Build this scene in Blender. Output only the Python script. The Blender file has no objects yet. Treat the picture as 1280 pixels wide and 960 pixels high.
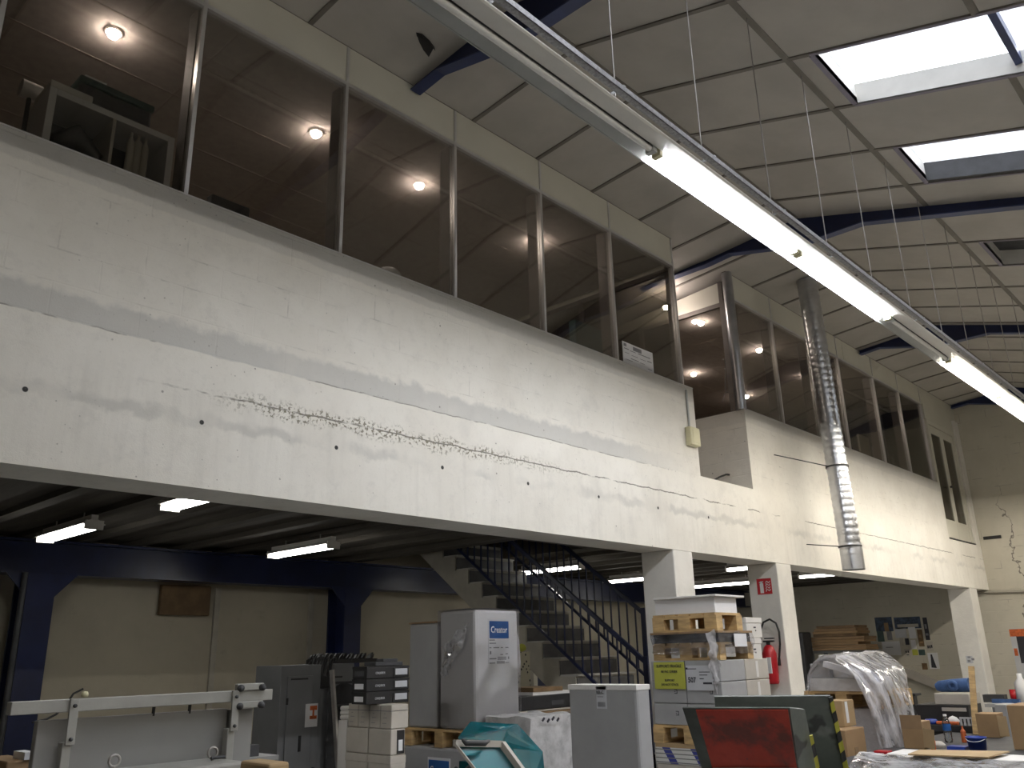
import bpy, math, random
from mathutils import Vector as V, Matrix, noise as mnoise
random.seed(7)
sc = bpy.context.scene
COL = sc.collection
PI = math.pi
# ---------------------------------------------------------------- camera
CZ = 1.6
F, PITCH, ROLL, YAW = 1058.7986, 0.3094990, -0.0243394, 0.8278126
def _axes():
    cy, sy, cp, sp = math.cos(YAW), math.sin(YAW), math.cos(PITCH), math.sin(PITCH)
    fw = V((sy*cp, cy*cp, sp)); r = V((cy, -sy, 0)); u = r.cross(fw)
    c, s = math.cos(ROLL), math.sin(ROLL)
    return fw, c*r+s*u, -s*r+c*u
FW, RT, UP = _axes()
cam_d = bpy.data.cameras.new('camera'); cam = bpy.data.objects.new('camera', cam_d); COL.objects.link(cam)
cam_d.sensor_width = 36; cam_d.lens = F/1280*36; cam_d.clip_start = 0.05; cam_d.clip_end = 200
M = Matrix.Identity(4)
for i in range(3):
    M[i][0] = RT[i]; M[i][1] = UP[i]; M[i][2] = -FW[i]
M[2][3] = CZ
cam.matrix_world = M
sc.camera = cam
def ray(px, py): return FW + RT*((px-640)/F) - UP*((py-480)/F)
def onX(px, py, x): d = ray(px, py); p = d*(x/d.x); p.z += CZ; return p
def onY(px, py, y): d = ray(px, py); p = d*(y/d.y); p.z += CZ; return p
def onZ(px, py, z): d = ray(px, py); p = d*((z-CZ)/d.z); p.z += CZ; return p
def onD(px, py, dep): p = ray(px, py)*dep; p.z += CZ; return p

# ---------------------------------------------------------------- materials
class NT:
    def __init__(s, name):
        s.m = bpy.data.materials.new(name); s.m.use_nodes = True
        s.t = s.m.node_tree; s.n = s.t.nodes; s.n.clear()
        s.out = s.n.new('ShaderNodeOutputMaterial')
    def new(s, typ, **kw):
        nd = s.n.new(typ)
        for k, v in kw.items(): setattr(nd, k, v)
        return nd
    def link(s, a, b): s.t.links.new(a, b)
    def val(s, sock, v):
        if hasattr(v, 'is_linked') or isinstance(v, bpy.types.NodeSocket): s.link(v, sock)
        else: sock.default_value = v
    def math(s, op, a, b=0.0, c=0.0):
        nd = s.new('ShaderNodeMath', operation=op)
        s.val(nd.inputs[0], a); s.val(nd.inputs[1], b)
        if len(nd.inputs) > 2: s.val(nd.inputs[2], c)
        return nd.outputs[0]
    def step(s, x, a, b):
        nd = s.new('ShaderNodeMapRange', interpolation_type='SMOOTHSTEP')
        s.val(nd.inputs['Value'], x); nd.inputs['From Min'].default_value = a; nd.inputs['From Max'].default_value = b
        return nd.outputs[0]
    def noise(s, scale, detail=3.0, rough=0.55, vec=None):
        nd = s.new('ShaderNodeTexNoise'); nd.inputs['Scale'].default_value = scale
        nd.inputs['Detail'].default_value = detail; nd.inputs['Roughness'].default_value = rough
        if vec is not None: s.link(vec, nd.inputs['Vector'])
        return nd.outputs['Fac']
    def mix(s, f, a, b):
        nd = s.new('ShaderNodeMix', data_type='RGBA')
        s.val(nd.inputs[0], f)
        s.val(nd.inputs[6], a if not isinstance(a, tuple) else (*a, 1)); s.val(nd.inputs[7], b if not isinstance(b, tuple) else (*b, 1))
        return nd.outputs[2]
    def coords(s): return s.new('ShaderNodeTexCoord').outputs['Object']
    def scaled(s, vec, sx, sy, sz):
        nd = s.new('ShaderNodeMapping'); s.link(vec, nd.inputs['Vector']); nd.inputs['Scale'].default_value = (sx, sy, sz)
        return nd.outputs[0]
    def principled(s, col, rough=0.6, metal=0.0, bump=None, bs=0.2, **kw):
        p = s.new('ShaderNodeBsdfPrincipled')
        s.val(p.inputs['Base Color'], col if not isinstance(col, tuple) else (*col, 1))
        s.val(p.inputs['Roughness'], rough); p.inputs['Metallic'].default_value = metal
        for k, v in kw.items(): s.val(p.inputs[k], v)
        if bump is not None:
            b = s.new('ShaderNodeBump'); b.inputs['Strength'].default_value = bs; b.inputs['Distance'].default_value = 0.01
            s.link(bump, b.inputs['Height']); s.link(b.outputs[0], p.inputs['Normal'])
        return p
    def done(s, shader):
        s.link(shader.outputs[0] if hasattr(shader, 'outputs') else shader, s.out.inputs[0]); return s.m
MATS = {}
def mat(name, col, rough=0.6, metal=0.0, var=0.12, scale=6.0, bs=0.05, stretch=None, **kw):
    n = NT(name); co = n.coords()
    if stretch: co = n.scaled(co, *stretch)
    f = n.noise(scale, 4, 0.6, co); fine = n.noise(scale*9, 2, 0.6, co)
    lo = tuple(c*(1-var) for c in col); hi = tuple(min(1, c*(1+var)) for c in col)
    c = n.mix(n.step(f, 0.3, 0.7), lo, hi)
    rr = n.math('MULTIPLY_ADD', fine, 0.15, rough-0.07)
    m = n.done(n.principled(c, rr, metal, fine, bs, **kw)); MATS[name] = m; return m
def emit(name, col, strength):
    n = NT(name); e = n.new('ShaderNodeEmission'); e.inputs[0].default_value = (*col, 1); e.inputs[1].default_value = strength
    m = n.done(e); MATS[name] = m; return m
def clear(name, tint, gloss=0.08, rough=0.02, gcol=(1, 1, 1), diff=None, dmix=0.0, fres=0.9):
    n = NT(name); t = n.new('ShaderNodeBsdfTransparent'); t.inputs[0].default_value = (*tint, 1)
    g = n.new('ShaderNodeBsdfGlossy'); g.inputs[0].default_value = (*gcol, 1); g.inputs['Roughness'].default_value = rough
    fr = n.new('ShaderNodeFresnel'); fr.inputs[0].default_value = 1.45
    mx = n.new('ShaderNodeMixShader'); n.link(n.math('MULTIPLY_ADD', fr.outputs[0], fres, gloss-0.04), mx.inputs[0])
    n.link(t.outputs[0], mx.inputs[1]); n.link(g.outputs[0], mx.inputs[2])
    o = mx
    if diff:
        d = n.new('ShaderNodeBsdfDiffuse'); d.inputs[0].default_value = (*diff, 1)
        tr = n.new('ShaderNodeBsdfTranslucent'); tr.inputs[0].default_value = (*diff, 1)
        ad = n.new('ShaderNodeMixShader'); ad.inputs[0].default_value = 0.4
        n.link(d.outputs[0], ad.inputs[1]); n.link(tr.outputs[0], ad.inputs[2])
        m2 = n.new('ShaderNodeMixShader')
        nz = n.noise(5, 3, 0.6, n.scaled(n.coords(), 6, 1.5, 1)); n.link(n.math('MULTIPLY', n.step(nz, 0.2, 0.75), dmix*1.6), m2.inputs[0])
        n.link(mx.outputs[0], m2.inputs[1]); n.link(ad.outputs[0], m2.inputs[2]); o = m2
    m = n.done(o); MATS[name] = m; return m

def painted_blockwork():
    n = NT('painted_blockwork'); co = n.coords()
    sp = n.new('ShaderNodeSeparateXYZ'); n.link(co, sp.inputs[0]); x, y, z = sp.outputs
    big = n.noise(1.3, 4, 0.6, co); med = n.noise(5, 4, 0.6, co); fine = n.noise(40, 3, 0.6, co); vfine = n.noise(140, 2, 0.5, co)
    zz = n.math('MULTIPLY_ADD', n.math('SUBTRACT', med, 0.5), 0.22, z)
    base = n.mix(n.step(big, 0.3, 0.7), (0.735, 0.705, 0.645), (0.81, 0.785, 0.73))
    def band(v, a, b, e1, e2): return n.math('MULTIPLY', n.step(v, a-e1, a+e1), n.math('SUBTRACT', 1.0, n.step(v, b-e2, b+e2)))
    left = n.math('SUBTRACT', 1.0, n.step(x, 6.6, 8.3))
    # a course of bare grey blocks above the slab joint
    zlo = n.step(n.math('MULTIPLY_ADD', n.math('SUBTRACT', med, 0.5), 0.03, z), 3.44, 3.452)
    g1 = n.math('MULTIPLY', n.math('MULTIPLY', n.math('MULTIPLY', zlo, n.math('SUBTRACT', 1.0, n.step(zz, 3.575, 3.63))), left), n.math('MULTIPLY_ADD', n.step(big, 0.25, 0.55), 0.35, 0.22))
    c = n.mix(g1, base, (0.44, 0.44, 0.43))
    # greyer unpainted coping
    g2 = n.math('MULTIPLY', n.step(n.math('MULTIPLY_ADD', med, 0.06, z), 4.335, 4.355), n.math('MULTIPLY_ADD', left, 0.12, 0.24))
    c = n.mix(g2, c, (0.46, 0.45, 0.43))
    # faint grey smear and run marks on the cast beam
    g3 = n.math('MULTIPLY', band(zz, 2.98, 3.05, 0.02, 0.03), n.math('MULTIPLY', n.step(big, 0.4, 0.6), 0.55))
    c = n.mix(g3, c, (0.5, 0.49, 0.46))
    drip = n.noise(3, 4, 0.6, n.scaled(co, 4, 1, 0.35))
    low = n.math('SUBTRACT', 1.0, n.step(z, 3.1, 3.4))
    c = n.mix(n.math('MULTIPLY', n.math('MULTIPLY', n.step(drip, 0.45, 0.8), low), 0.24), c, (0.5, 0.48, 0.44))
    c = n.mix(n.math('MULTIPLY', n.step(n.noise(2.2, 5, 0.65, co), 0.55, 0.75), 0.22), c, (0.45, 0.44, 0.42))
    # cracks: the slab joint and the honeycombed pour line
    def line(zc, w, wob, thr):
        d = n.math('ABSOLUTE', n.math('SUBTRACT', n.math('MULTIPLY_ADD', n.math('SUBTRACT', med, 0.5), wob, z), zc))
        return n.math('MULTIPLY', n.math('SUBTRACT', 1.0, n.step(d, w*0.5, w)), n.step(n.noise(1.8, 4, 0.7, co), thr, thr+0.1))
    c = n.mix(n.math('MULTIPLY', line(3.445, 0.006, 0.03, 0.45), n.math('MULTIPLY', left, 0.75)), c, (0.2, 0.19, 0.17))
    c = n.mix(n.math('MULTIPLY', line(3.195, 0.0075, 0.06, 0.40), n.math('MULTIPLY', n.step(x, 1.9, 2.6), 0.85)), c, (0.14, 0.13, 0.11))
    d = n.math('ABSOLUTE', n.math('SUBTRACT', zz, 3.19))
    hc = n.math('MULTIPLY', n.math('SUBTRACT', 1.0, n.step(d, 0.02, 0.075)), n.math('MULTIPLY', n.step(x, 2.3, 3.0), n.math('SUBTRACT', 1.0, n.step(x, 4.6, 6.4))))
    hc = n.math('MULTIPLY', hc, n.step(fine, 0.49, 0.6))
    c = n.mix(hc, c, (0.2, 0.18, 0.13))
    # form tie holes one metre apart, and small pits
    fx = n.math('SUBTRACT', n.math('FRACT', n.math('ADD', x, 0.1)), 0.5)
    rr = n.math('SQRT', n.math('ADD', n.math('POWER', fx, 2.0), n.math('POWER', n.math('SUBTRACT', z, 3.005), 2.0)))
    hole = n.math('MULTIPLY', n.math('SUBTRACT', 1.0, n.step(rr, 0.012, 0.018)), n.math('SUBTRACT', 1.0, n.step(x, 8.4, 8.5)))
    c = n.mix(hole, c, (0.03, 0.03, 0.03))
    vo = n.new('ShaderNodeTexVoronoi'); vo.inputs['Scale'].default_value = 9; n.link(co, vo.inputs['Vector'])
    pit = n.math('MULTIPLY', n.math('SUBTRACT', 1.0, n.step(vo.outputs['Distance'], 0.05, 0.09)), n.step(med, 0.5, 0.6))
    c = n.mix(n.math('MULTIPLY', pit, 0.8), c, (0.2, 0.19, 0.17))
    vo2 = n.new('ShaderNodeTexVoronoi'); vo2.inputs['Scale'].default_value = 22; n.link(co, vo2.inputs['Vector'])
    pit2 = n.math('MULTIPLY', n.math('SUBTRACT', 1.0, n.step(vo2.outputs['Distance'], 0.07, 0.13)), n.step(n.noise(2.4, 4, 0.7, co), 0.52, 0.62))
    c = n.mix(n.math('MULTIPLY', pit2, 0.6), c, (0.25, 0.24, 0.21))
    c = n.mix(n.math('MULTIPLY', n.step(fine, 0.55, 0.75), 0.16), c, (0.5, 0.48, 0.44))
    c = n.mix(n.math('MULTIPLY', n.step(n.noise(9, 5, 0.7, co), 0.5, 0.72), 0.20), c, (0.5, 0.48, 0.45))
    # block joints
    br = n.new('ShaderNodeTexBrick'); br.inputs['Scale'].default_value = 1; br.inputs['Brick Width'].default_value = 0.5
    br.inputs['Row Height'].default_value = 0.2; br.inputs['Mortar Size'].default_value = 0.006; br.inputs['Mortar Smooth'].default_value = 0.4
    mp = n.new('ShaderNodeCombineXYZ'); n.link(n.math('ADD', x, y), mp.inputs[0]); n.link(n.math('ADD', z, 0.15), mp.inputs[1]); n.link(mp.outputs[0], br.inputs['Vector'])
    jt = n.math('MULTIPLY', br.outputs['Fac'], n.step(z, 3.44, 3.47))
    c = n.mix(n.math('MULTIPLY', n.math('MULTIPLY', jt, n.step(med, 0.5, 0.68)), 0.4), c, (0.4, 0.38, 0.35))
    h = n.math('SUBTRACT', n.math('MULTIPLY_ADD', fine, 0.5, n.math('MULTIPLY', vfine, 0.3)), n.math('MULTIPLY', jt, 0.8))
    return n.done(n.principled(c, 0.8, 0, h, 0.35))
M_WALL = painted_blockwork()

def old_wall(name, a, b, row=0.0):
    n = NT(name); co = n.coords(); sp = n.new('ShaderNodeSeparateXYZ'); n.link(co, sp.inputs[0]); x, y, z = sp.outputs
    big = n.noise(0.9, 5, 0.65, co); fine = n.noise(30, 3, 0.6, co)
    c = n.mix(n.step(big, 0.3, 0.7), a, b)
    c = n.mix(n.math('MULTIPLY', n.step(n.noise(2.5, 5, 0.7, co), 0.58, 0.72), 0.3), c, tuple(v*0.6 for v in a))
    h = n.math('MULTIPLY', fine, 0.4)
    if row:
        br = n.new('ShaderNodeTexBrick'); br.inputs['Scale'].default_value = 1; br.inputs['Brick Width'].default_value = 0.5
        br.inputs['Row Height'].default_value = row; br.inputs['Mortar Size'].default_value = 0.007; br.inputs['Mortar Smooth'].default_value = 0.5
        mp = n.new('ShaderNodeCombineXYZ'); n.link(n.math('ADD', x, y), mp.inputs[0]); n.link(z, mp.inputs[1]); n.link(mp.outputs[0], br.inputs['Vector'])
        c = n.mix(n.math('MULTIPLY', n.math('MULTIPLY', br.outputs['Fac'], n.step(n.noise(3, 4, 0.6, co), 0.5, 0.65)), 0.55), c, (0.25, 0.23, 0.2))
        h = n.math('SUBTRACT', h, n.math('MULTIPLY', br.outputs['Fac'], 0.5))
        ck = n.math('ABSOLUTE', n.math('SUBTRACT', n.math('MULTIPLY_ADD', n.noise(1.2, 4, 0.7, co), 0.9, y), 4.65))
        c = n.mix(n.math('MULTIPLY', n.math('SUBTRACT', 1.0, n.step(ck, 0.004, 0.014)), n.math('SUBTRACT', 1.0, n.step(z, 4.0, 4.6))), c, (0.2, 0.18, 0.16))
    return n.done(n.principled(c, 0.85, 0, h, 0.3))
M_FAR = old_wall('old_cream_blocks', (0.52, 0.49, 0.41), (0.60, 0.565, 0.48), 0.2)
M_BACK = old_wall('old_cream_render', (0.40, 0.365, 0.29), (0.47, 0.43, 0.34))
M_HALL = old_wall('hall_wall_paint', (0.36, 0.34, 0.30), (0.42, 0.4, 0.36))
M_CONC = mat('grey_concrete', (0.30, 0.295, 0.28), 0.85, var=0.15, scale=3, bs=0.3)
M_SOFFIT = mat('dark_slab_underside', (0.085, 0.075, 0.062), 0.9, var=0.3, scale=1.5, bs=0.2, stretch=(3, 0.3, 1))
M_COLUMN = mat('white_painted_concrete', (0.72, 0.70, 0.66), 0.75, var=0.06, scale=3, bs=0.25)
M_STRING = mat('stair_render', (0.40, 0.375, 0.32), 0.8, var=0.1, scale=4, bs=0.2)
M_FLOOR = mat('worn_concrete_floor', (0.33, 0.325, 0.31), 0.55, var=0.2, scale=1.2)
M_CEIL = mat('ceiling_panel', (0.46, 0.435, 0.40), 0.7, var=0.08, scale=1.5, bs=0.02)
M_TBAR = mat('ceiling_grid_bar', (0.17, 0.155, 0.135), 0.5, var=0.1)
M_TBARV = mat('skylight_edge_bar', (0.22, 0.2, 0.26), 0.4)
M_BLUE = mat('dark_blue_steel', (0.008, 0.014, 0.058), 0.35, 0.0, var=0.25, scale=2)
M_BLUEF = mat('blue_steel_flange', (0.032, 0.048, 0.135), 0.4, var=0.25, scale=2)
M_FASCIA = mat('cream_fascia_panel', (0.60, 0.58, 0.50), 0.5, var=0.03, scale=2)
M_ALU = mat('aluminium', (0.62, 0.61, 0.60), 0.35, 0.6, var=0.06)
M_ALUD = mat('brown_inner_frame', (0.15, 0.13, 0.115), 0.6, 0.0, var=0.1)
M_GLASS = clear('office_glass', (0.72, 0.71, 0.68), 0.05, fres=0.38)
M_OFFCEIL = mat('office_ceiling_tile', (0.47, 0.42, 0.39), 0.9, var=0.08, scale=14)
M_OFFBAR = mat('office_ceiling_bar', (0.40, 0.35, 0.31), 0.9)
M_OFFWALL = mat('office_wall', (0.42, 0.37, 0.31), 0.8, var=0.05)
M_TUBE = emit('lit_tube', (0.95, 0.97, 1.0), 115)
M_TUBEW = emit('lit_tube_warm', (1.0, 0.92, 0.78), 150)
M_TUBEH = emit('fill_tube', (1.0, 0.94, 0.84), 75)  # for the added fill line behind the camera
M_TUBES = emit('lit_tube_store', (1.0, 0.98, 0.92), 16)
M_SPOT = emit('downlight_lamp', (1.0, 0.86, 0.78), 190)
M_TRAY = mat('white_enamel', (0.72, 0.70, 0.66), 0.35, var=0.06, scale=3)
M_TRAYG = mat('grey_enamel', (0.42, 0.43, 0.42), 0.4, var=0.08, scale=3)
M_GALV = mat('galvanised_steel', (0.60, 0.61, 0.64), 0.30, 1.0, var=0.08, scale=6, bs=0.02)
M_TRAYP = mat('perforated_tray_steel', (0.34, 0.34, 0.35), 0.5, 0.2, var=0.25, scale=60, bs=0.1)
M_GALVB = mat('brushed_post_steel', (0.42, 0.42, 0.43), 0.33, 0.9, var=0.1, scale=5)
M_DARK = mat('black_plastic', (0.018, 0.018, 0.02), 0.45, var=0.2)
M_CHAR = mat('charcoal', (0.045, 0.046, 0.05), 0.6, var=0.25)
M_WIRE = mat('steel_wire', (0.40, 0.38, 0.36), 0.4, 0.5)
M_CARD = mat('brown_cardboard', (0.32, 0.205, 0.105), 0.8, var=0.08, scale=4, bs=0.05)
M_CARD2 = mat('darker_cardboard', (0.27, 0.175, 0.095), 0.8, var=0.15, scale=4, bs=0.05)
M_CARD3 = mat('tan_board', (0.40, 0.28, 0.15), 0.75, var=0.08, scale=4, bs=0.05)
M_WHITEB = mat('white_carton', (0.68, 0.66, 0.64), 0.6, var=0.05, scale=4)
M_CREAMB = mat('cream_carton', (0.47, 0.435, 0.385), 0.65, var=0.08, scale=4)
M_GREYB = mat('light_grey_carton', (0.34, 0.34, 0.345), 0.6, var=0.05, scale=4)
M_PAPER = mat('paper', (0.76, 0.75, 0.76), 0.6, var=0.03, scale=20, bs=0.1, stretch=(1, 1, 20))
M_PINE = mat('pallet_pine', (0.50, 0.34, 0.16), 0.75, var=0.25, scale=5, bs=0.15, stretch=(1, 1, 6))
M_BROWNW = mat('brown_wood', (0.17, 0.105, 0.05), 0.7, var=0.25, scale=5)
M_WRAPD = mat('black_wrapped_sheet', (0.03, 0.034, 0.045), 0.22, var=0.4, scale=3, bs=0.4, stretch=(1, 1, 8))
M_FILM = clear('stretch_film', (0.93, 0.93, 0.95), 0.12, 0.15, (0.9, 0.9, 0.95), (0.85, 0.85, 0.88), 0.34)
M_FILMT = clear('clear_stretch_film', (0.95, 0.95, 0.97), 0.10, 0.10, (0.9, 0.9, 0.95), (0.8, 0.8, 0.83), 0.10, 0.7)
M_FILM2 = clear('cloudy_film', (0.9, 0.9, 0.92), 0.12, 0.2, (0.9, 0.9, 0.95), (0.86, 0.84, 0.86), 0.72)
M_FOIL = mat('silver_bag', (0.62, 0.61, 0.64), 0.35, 0.3, var=0.15, scale=5, bs=0.5)
M_LBLUE = mat('label_blue', (0.015, 0.10, 0.33), 0.5, var=0.03)
M_INK = mat('printing_ink', (0.03, 0.03, 0.04), 0.6)
M_INKG = mat('grey_ink', (0.22, 0.22, 0.24), 0.6)
M_LW = mat('label_white', (0.72, 0.72, 0.74), 0.6, var=0.02)
M_LG = mat('label_grey', (0.52, 0.53, 0.56), 0.6, var=0.04)
M_YEL = mat('yellow_paper', (0.45, 0.46, 0.07), 0.7, var=0.05)
M_RED = mat('safety_red', (0.45, 0.012, 0.02), 0.35, var=0.06)
M_ORED = None
M_BLUEP = mat('blue_plastic', (0.015, 0.045, 0.28), 0.35, var=0.1)
M_POSTB = mat('dark_picture_print', (0.03, 0.05, 0.09), 0.5, var=0.6, scale=14)
M_BLUET = mat('blue_cloth', (0.045, 0.10, 0.25), 0.8, var=0.25, scale=8)
M_MACH = mat('machine_white_enamel', (0.33, 0.325, 0.30), 0.45, var=0.08, scale=5)
M_MACHG = mat('machine_grey_panel', (0.27, 0.267, 0.26), 0.5, var=0.05, scale=3)
M_CAB = mat('grey_steel_cabinet', (0.17, 0.175, 0.185), 0.45, var=0.08, scale=2)
M_GREEN = mat('green_grey_dirty_enamel', (0.11, 0.125, 0.112), 0.55, var=0.45, scale=3.5)
M_HAZY = mat('hazard_yellow', (0.62, 0.58, 0.05), 0.5)
M_ORANGE = mat('orange_print', (0.55, 0.12, 0.03), 0.6, var=0.25, scale=20)
M_RUBBER = mat('black_rubber', (0.015, 0.015, 0.015), 0.6)
M_IVORY = mat('ivory_plastic', (0.62, 0.58, 0.38), 0.45, var=0.04)
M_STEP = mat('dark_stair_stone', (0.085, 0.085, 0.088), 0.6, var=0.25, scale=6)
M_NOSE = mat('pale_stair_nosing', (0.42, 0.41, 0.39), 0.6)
M_GREENT = mat('dark_green_cover', (0.05, 0.09, 0.085), 0.5, var=0.2)
def teal():
    n = NT('teal_acrylic'); p = n.principled((0.0, 0.16, 0.20), 0.12)
    t = n.new('ShaderNodeBsdfTransparent'); t.inputs[0].default_value = (0.10, 0.52, 0.58, 1)
    mx = n.new('ShaderNodeMixShader'); mx.inputs[0].default_value = 0.42
    n.link(t.outputs[0], mx.inputs[1]); n.link(p.outputs[0], mx.inputs[2]); return n.done(mx)
M_TEAL = teal()
def dirty_red():
    n = NT('scuffed_red_paint'); co = n.coords(); a = n.noise(3.2, 5, 0.7, co); b = n.noise(14, 4, 0.65, co)
    c = n.mix(n.step(b, 0.3, 0.7), (0.40, 0.032, 0.016), (0.50, 0.048, 0.025))
    c = n.mix(n.math('MULTIPLY', n.step(a, 0.52, 0.66), 0.75), c, (0.08, 0.03, 0.025))
    c = n.mix(n.step(n.noise(22, 3, 0.7, co), 0.69, 0.72), c, (0.06, 0.05, 0.05))
    return n.done(n.principled(c, 0.4, 0, b, 0.1))
M_ORED = dirty_red()
def dirty_green():
    n = NT('stained_green_grey_panel'); co = n.coords(); a = n.noise(4.5, 3, 0.55, co); b = n.noise(16, 4, 0.65, co)
    c = n.mix(n.step(b, 0.3, 0.7), (0.12, 0.135, 0.125), (0.15, 0.165, 0.15))
    c = n.mix(n.step(a, 0.56, 0.60), c, (0.05, 0.052, 0.05))
    c = n.mix(n.math('MULTIPLY', n.step(n.noise(7, 3, 0.5, co), 0.62, 0.7), 0.6), c, (0.27, 0.28, 0.26))
    return n.done(n.principled(c, 0.5, 0, b, 0.1))
M_GREEN2 = dirty_green()
def hazard():
    n = NT('hazard_stripes'); co = n.coords(); sp = n.new('ShaderNodeSeparateXYZ'); n.link(co, sp.inputs[0])
    f = n.math('FRACT', n.math('MULTIPLY', n.math('ADD', sp.outputs[2], n.math('MULTIPLY', sp.outputs[1], 0.8)), 14.0))
    return n.done(n.principled(n.mix(n.math('GREATER_THAN', f, 0.5), (0.02, 0.02, 0.02), (0.6, 0.56, 0.06)), 0.5))
M_HAZ = hazard()
def marble_wrap():
    n = NT('film_over_grey_load'); co = n.coords(); a = n.noise(7, 5, 0.7, co); b = n.noise(3, 4, 0.6, co)
    c = n.mix(n.step(a, 0.3, 0.7), (0.36, 0.35, 0.35), (0.58, 0.57, 0.57)); c = n.mix(n.step(b, 0.55, 0.7), c, (0.2, 0.2, 0.2))
    return n.done(n.principled(c, 0.3, 0, a, 0.5))
M_MARB = marble_wrap()
def pebbled():
    n = NT('black_spotted_board'); vo = n.new('ShaderNodeTexVoronoi'); vo.inputs['Scale'].default_value = 22; n.link(n.coords(), vo.inputs['Vector'])
    return n.done(n.principled(n.mix(n.step(vo.outputs['Distance'], 0.26, 0.32), (0.03, 0.03, 0.03), (0.55, 0.52, 0.4)), 0.6))
M_SPOTB = pebbled()

# ---------------------------------------------------------------- mesh builder
class MB:
    def __init__(s): s.v = []; s.f = []; s.sm = []; s.mi = []; s.cur = 0
    def add(s, vs, fs, smooth=False):
        b = len(s.v); s.v += [V(p) for p in vs]
        for f in fs: s.f.append([b+i for i in f]); s.sm.append(smooth); s.mi.append(s.cur)
        return s
    def box(s, x0, y0, z0, x1, y1, z1):
        x0, x1 = sorted((x0, x1)); y0, y1 = sorted((y0, y1)); z0, z1 = sorted((z0, z1))
        return s.add([(x0,y0,z0),(x1,y0,z0),(x1,y1,z0),(x0,y1,z0),(x0,y0,z1),(x1,y0,z1),(x1,y1,z1),(x0,y1,z1)],
                     [(0,3,2,1),(4,5,6,7),(0,1,5,4),(1,2,6,5),(2,3,7,6),(3,0,4,7)])
    def obox(s, c, a, b, d):   # centre and three half-axis vectors
        c, a, b, d = V(c), V(a), V(b), V(d)
        if a.cross(b).dot(d) < 0: a = -a
        P = [c+i*a+j*b+k*d for k in (-1,1) for i, j in ((-1,-1),(1,-1),(1,1),(-1,1))]
        return s.add(P, [(0,3,2,1),(4,5,6,7),(0,1,5,4),(1,2,6,5),(2,3,7,6),(3,0,4,7)])
    def bar(s, p0, p1, w, h, up=(0,0,1)):
        p0, p1 = V(p0), V(p1); d = (p1-p0); L = d.length; d.normalize(); u = V(up); r = d.cross(u)
        if r.length < 1e-4: r = d.cross(V((1,0,0)))
        r.normalize(); u = r.cross(d)
        return s.obox((p0+p1)/2, d*L/2, r*w/2, u*h/2)
    def tube(s, pts, r, n=10, caps=True, smooth=True):
        pts = [V(p) for p in pts]; rs = r if isinstance(r, (list, tuple)) else [r]*len(pts)
        t = (pts[1]-pts[0]).normalized(); a = t.cross(V((0,0,1)))
        if a.length < 1e-3: a = t.cross(V((1,0,0)))
        a.normalize(); vs = []
        for i, p in enumerate(pts):
            if i == 0: t = (pts[1]-p)
            elif i == len(pts)-1: t = p-pts[i-1]
            else: t = (pts[i+1]-p).normalized()+(p-pts[i-1]).normalized()
            t.normalize(); a = (a-t*a.dot(t)).normalized(); b = t.cross(a)
            for k in range(n):
                an = 2*PI*k/n; vs.append(p+(a*math.cos(an)+b*math.sin(an))*rs[i])
        fs = [(i*n+k, i*n+(k+1) % n, (i+1)*n+(k+1) % n, (i+1)*n+k) for i in range(len(pts)-1) for k in range(n)]
        s.add(vs, fs, smooth)
        if caps:
            s.add(vs[:n], [tuple(reversed(range(n)))]); s.add(vs[-n:], [tuple(range(n))])
        return s
    def lathe(s, c, prof, n=20, axis=(0,0,1)):   # prof: (radius, height)
        ax = V(axis).normalized(); a = ax.cross(V((1,0,0)) if abs(ax.x) < .9 else V((0,1,0))).normalized(); b = ax.cross(a); c = V(c)
        vs = [c+ax*h+(a*math.cos(2*PI*k/n)+b*math.sin(2*PI*k/n))*max(r, 1e-4) for r, h in prof for k in range(n)]
        fs = [(i*n+k, i*n+(k+1) % n, (i+1)*n+(k+1) % n, (i+1)*n+k) for i in range(len(prof)-1) for k in range(n)]
        return s.add(vs, fs, True)
    def prism(s, poly, o, u, w, d):  # polygon in plane (o,u,w), extruded along d
        o, u, w, d = V(o), V(u), V(w), V(d); n = len(poly)
        A = [o+u*p[0]+w*p[1] for p in poly]; B = [p+d for p in A]
        fs = [tuple(range(n)), tuple(range(2*n-1, n-1, -1))]
        fs += [((i+1) % n, i, n+i, n+(i+1) % n) for i in range(n)]
        return s.add(A+B, fs)
    def plate(s, q, th):  # quad corners (ccw from the front), thickness vector
        q = [V(p) for p in q]; nn = (q[1]-q[0]).cross(q[3]-q[0]).normalized()*(-th)
        return s.add(q+[p+nn for p in q], [(0,1,2,3),(7,6,5,4),(1,0,4,5),(2,1,5,6),(3,2,6,7),(0,3,7,4)])
    def sheet(s, fn, nu, nv, smooth=True):
        vs = [V(fn(i/nu, j/nv)) for j in range(nv+1) for i in range(nu+1)]
        w = nu+1
        return s.add(vs, [(j*w+i, j*w+i+1, (j+1)*w+i+1, (j+1)*w+i) for j in range(nv) for i in range(nu)], smooth)
    def build(s, name, m, parent=None, bev=0.0, solid=0.0):
        off = parent_world(parent) if parent else V((0,0,0))
        me = bpy.data.meshes.new(name); me.from_pydata([p-off for p in s.v], [], s.f)
        for k in (m if isinstance(m, (list, tuple)) else [m]): me.materials.append(k)
        me.polygons.foreach_set('use_smooth', s.sm); me.polygons.foreach_set('material_index', s.mi); me.update()
        o = bpy.data.objects.new(name, me); COL.objects.link(o)
        if parent: o.parent = parent
        if bev:
            b = o.modifiers.new('bevel', 'BEVEL'); b.width = bev; b.segments = 2; b.limit_method = 'ANGLE'
        if solid:
            b = o.modifiers.new('solid', 'SOLIDIFY'); b.thickness = solid
        return o
def parent_world(o):
    p = V((0,0,0))
    while o is not None: p = p+o.location; o = o.parent
    return p
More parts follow.
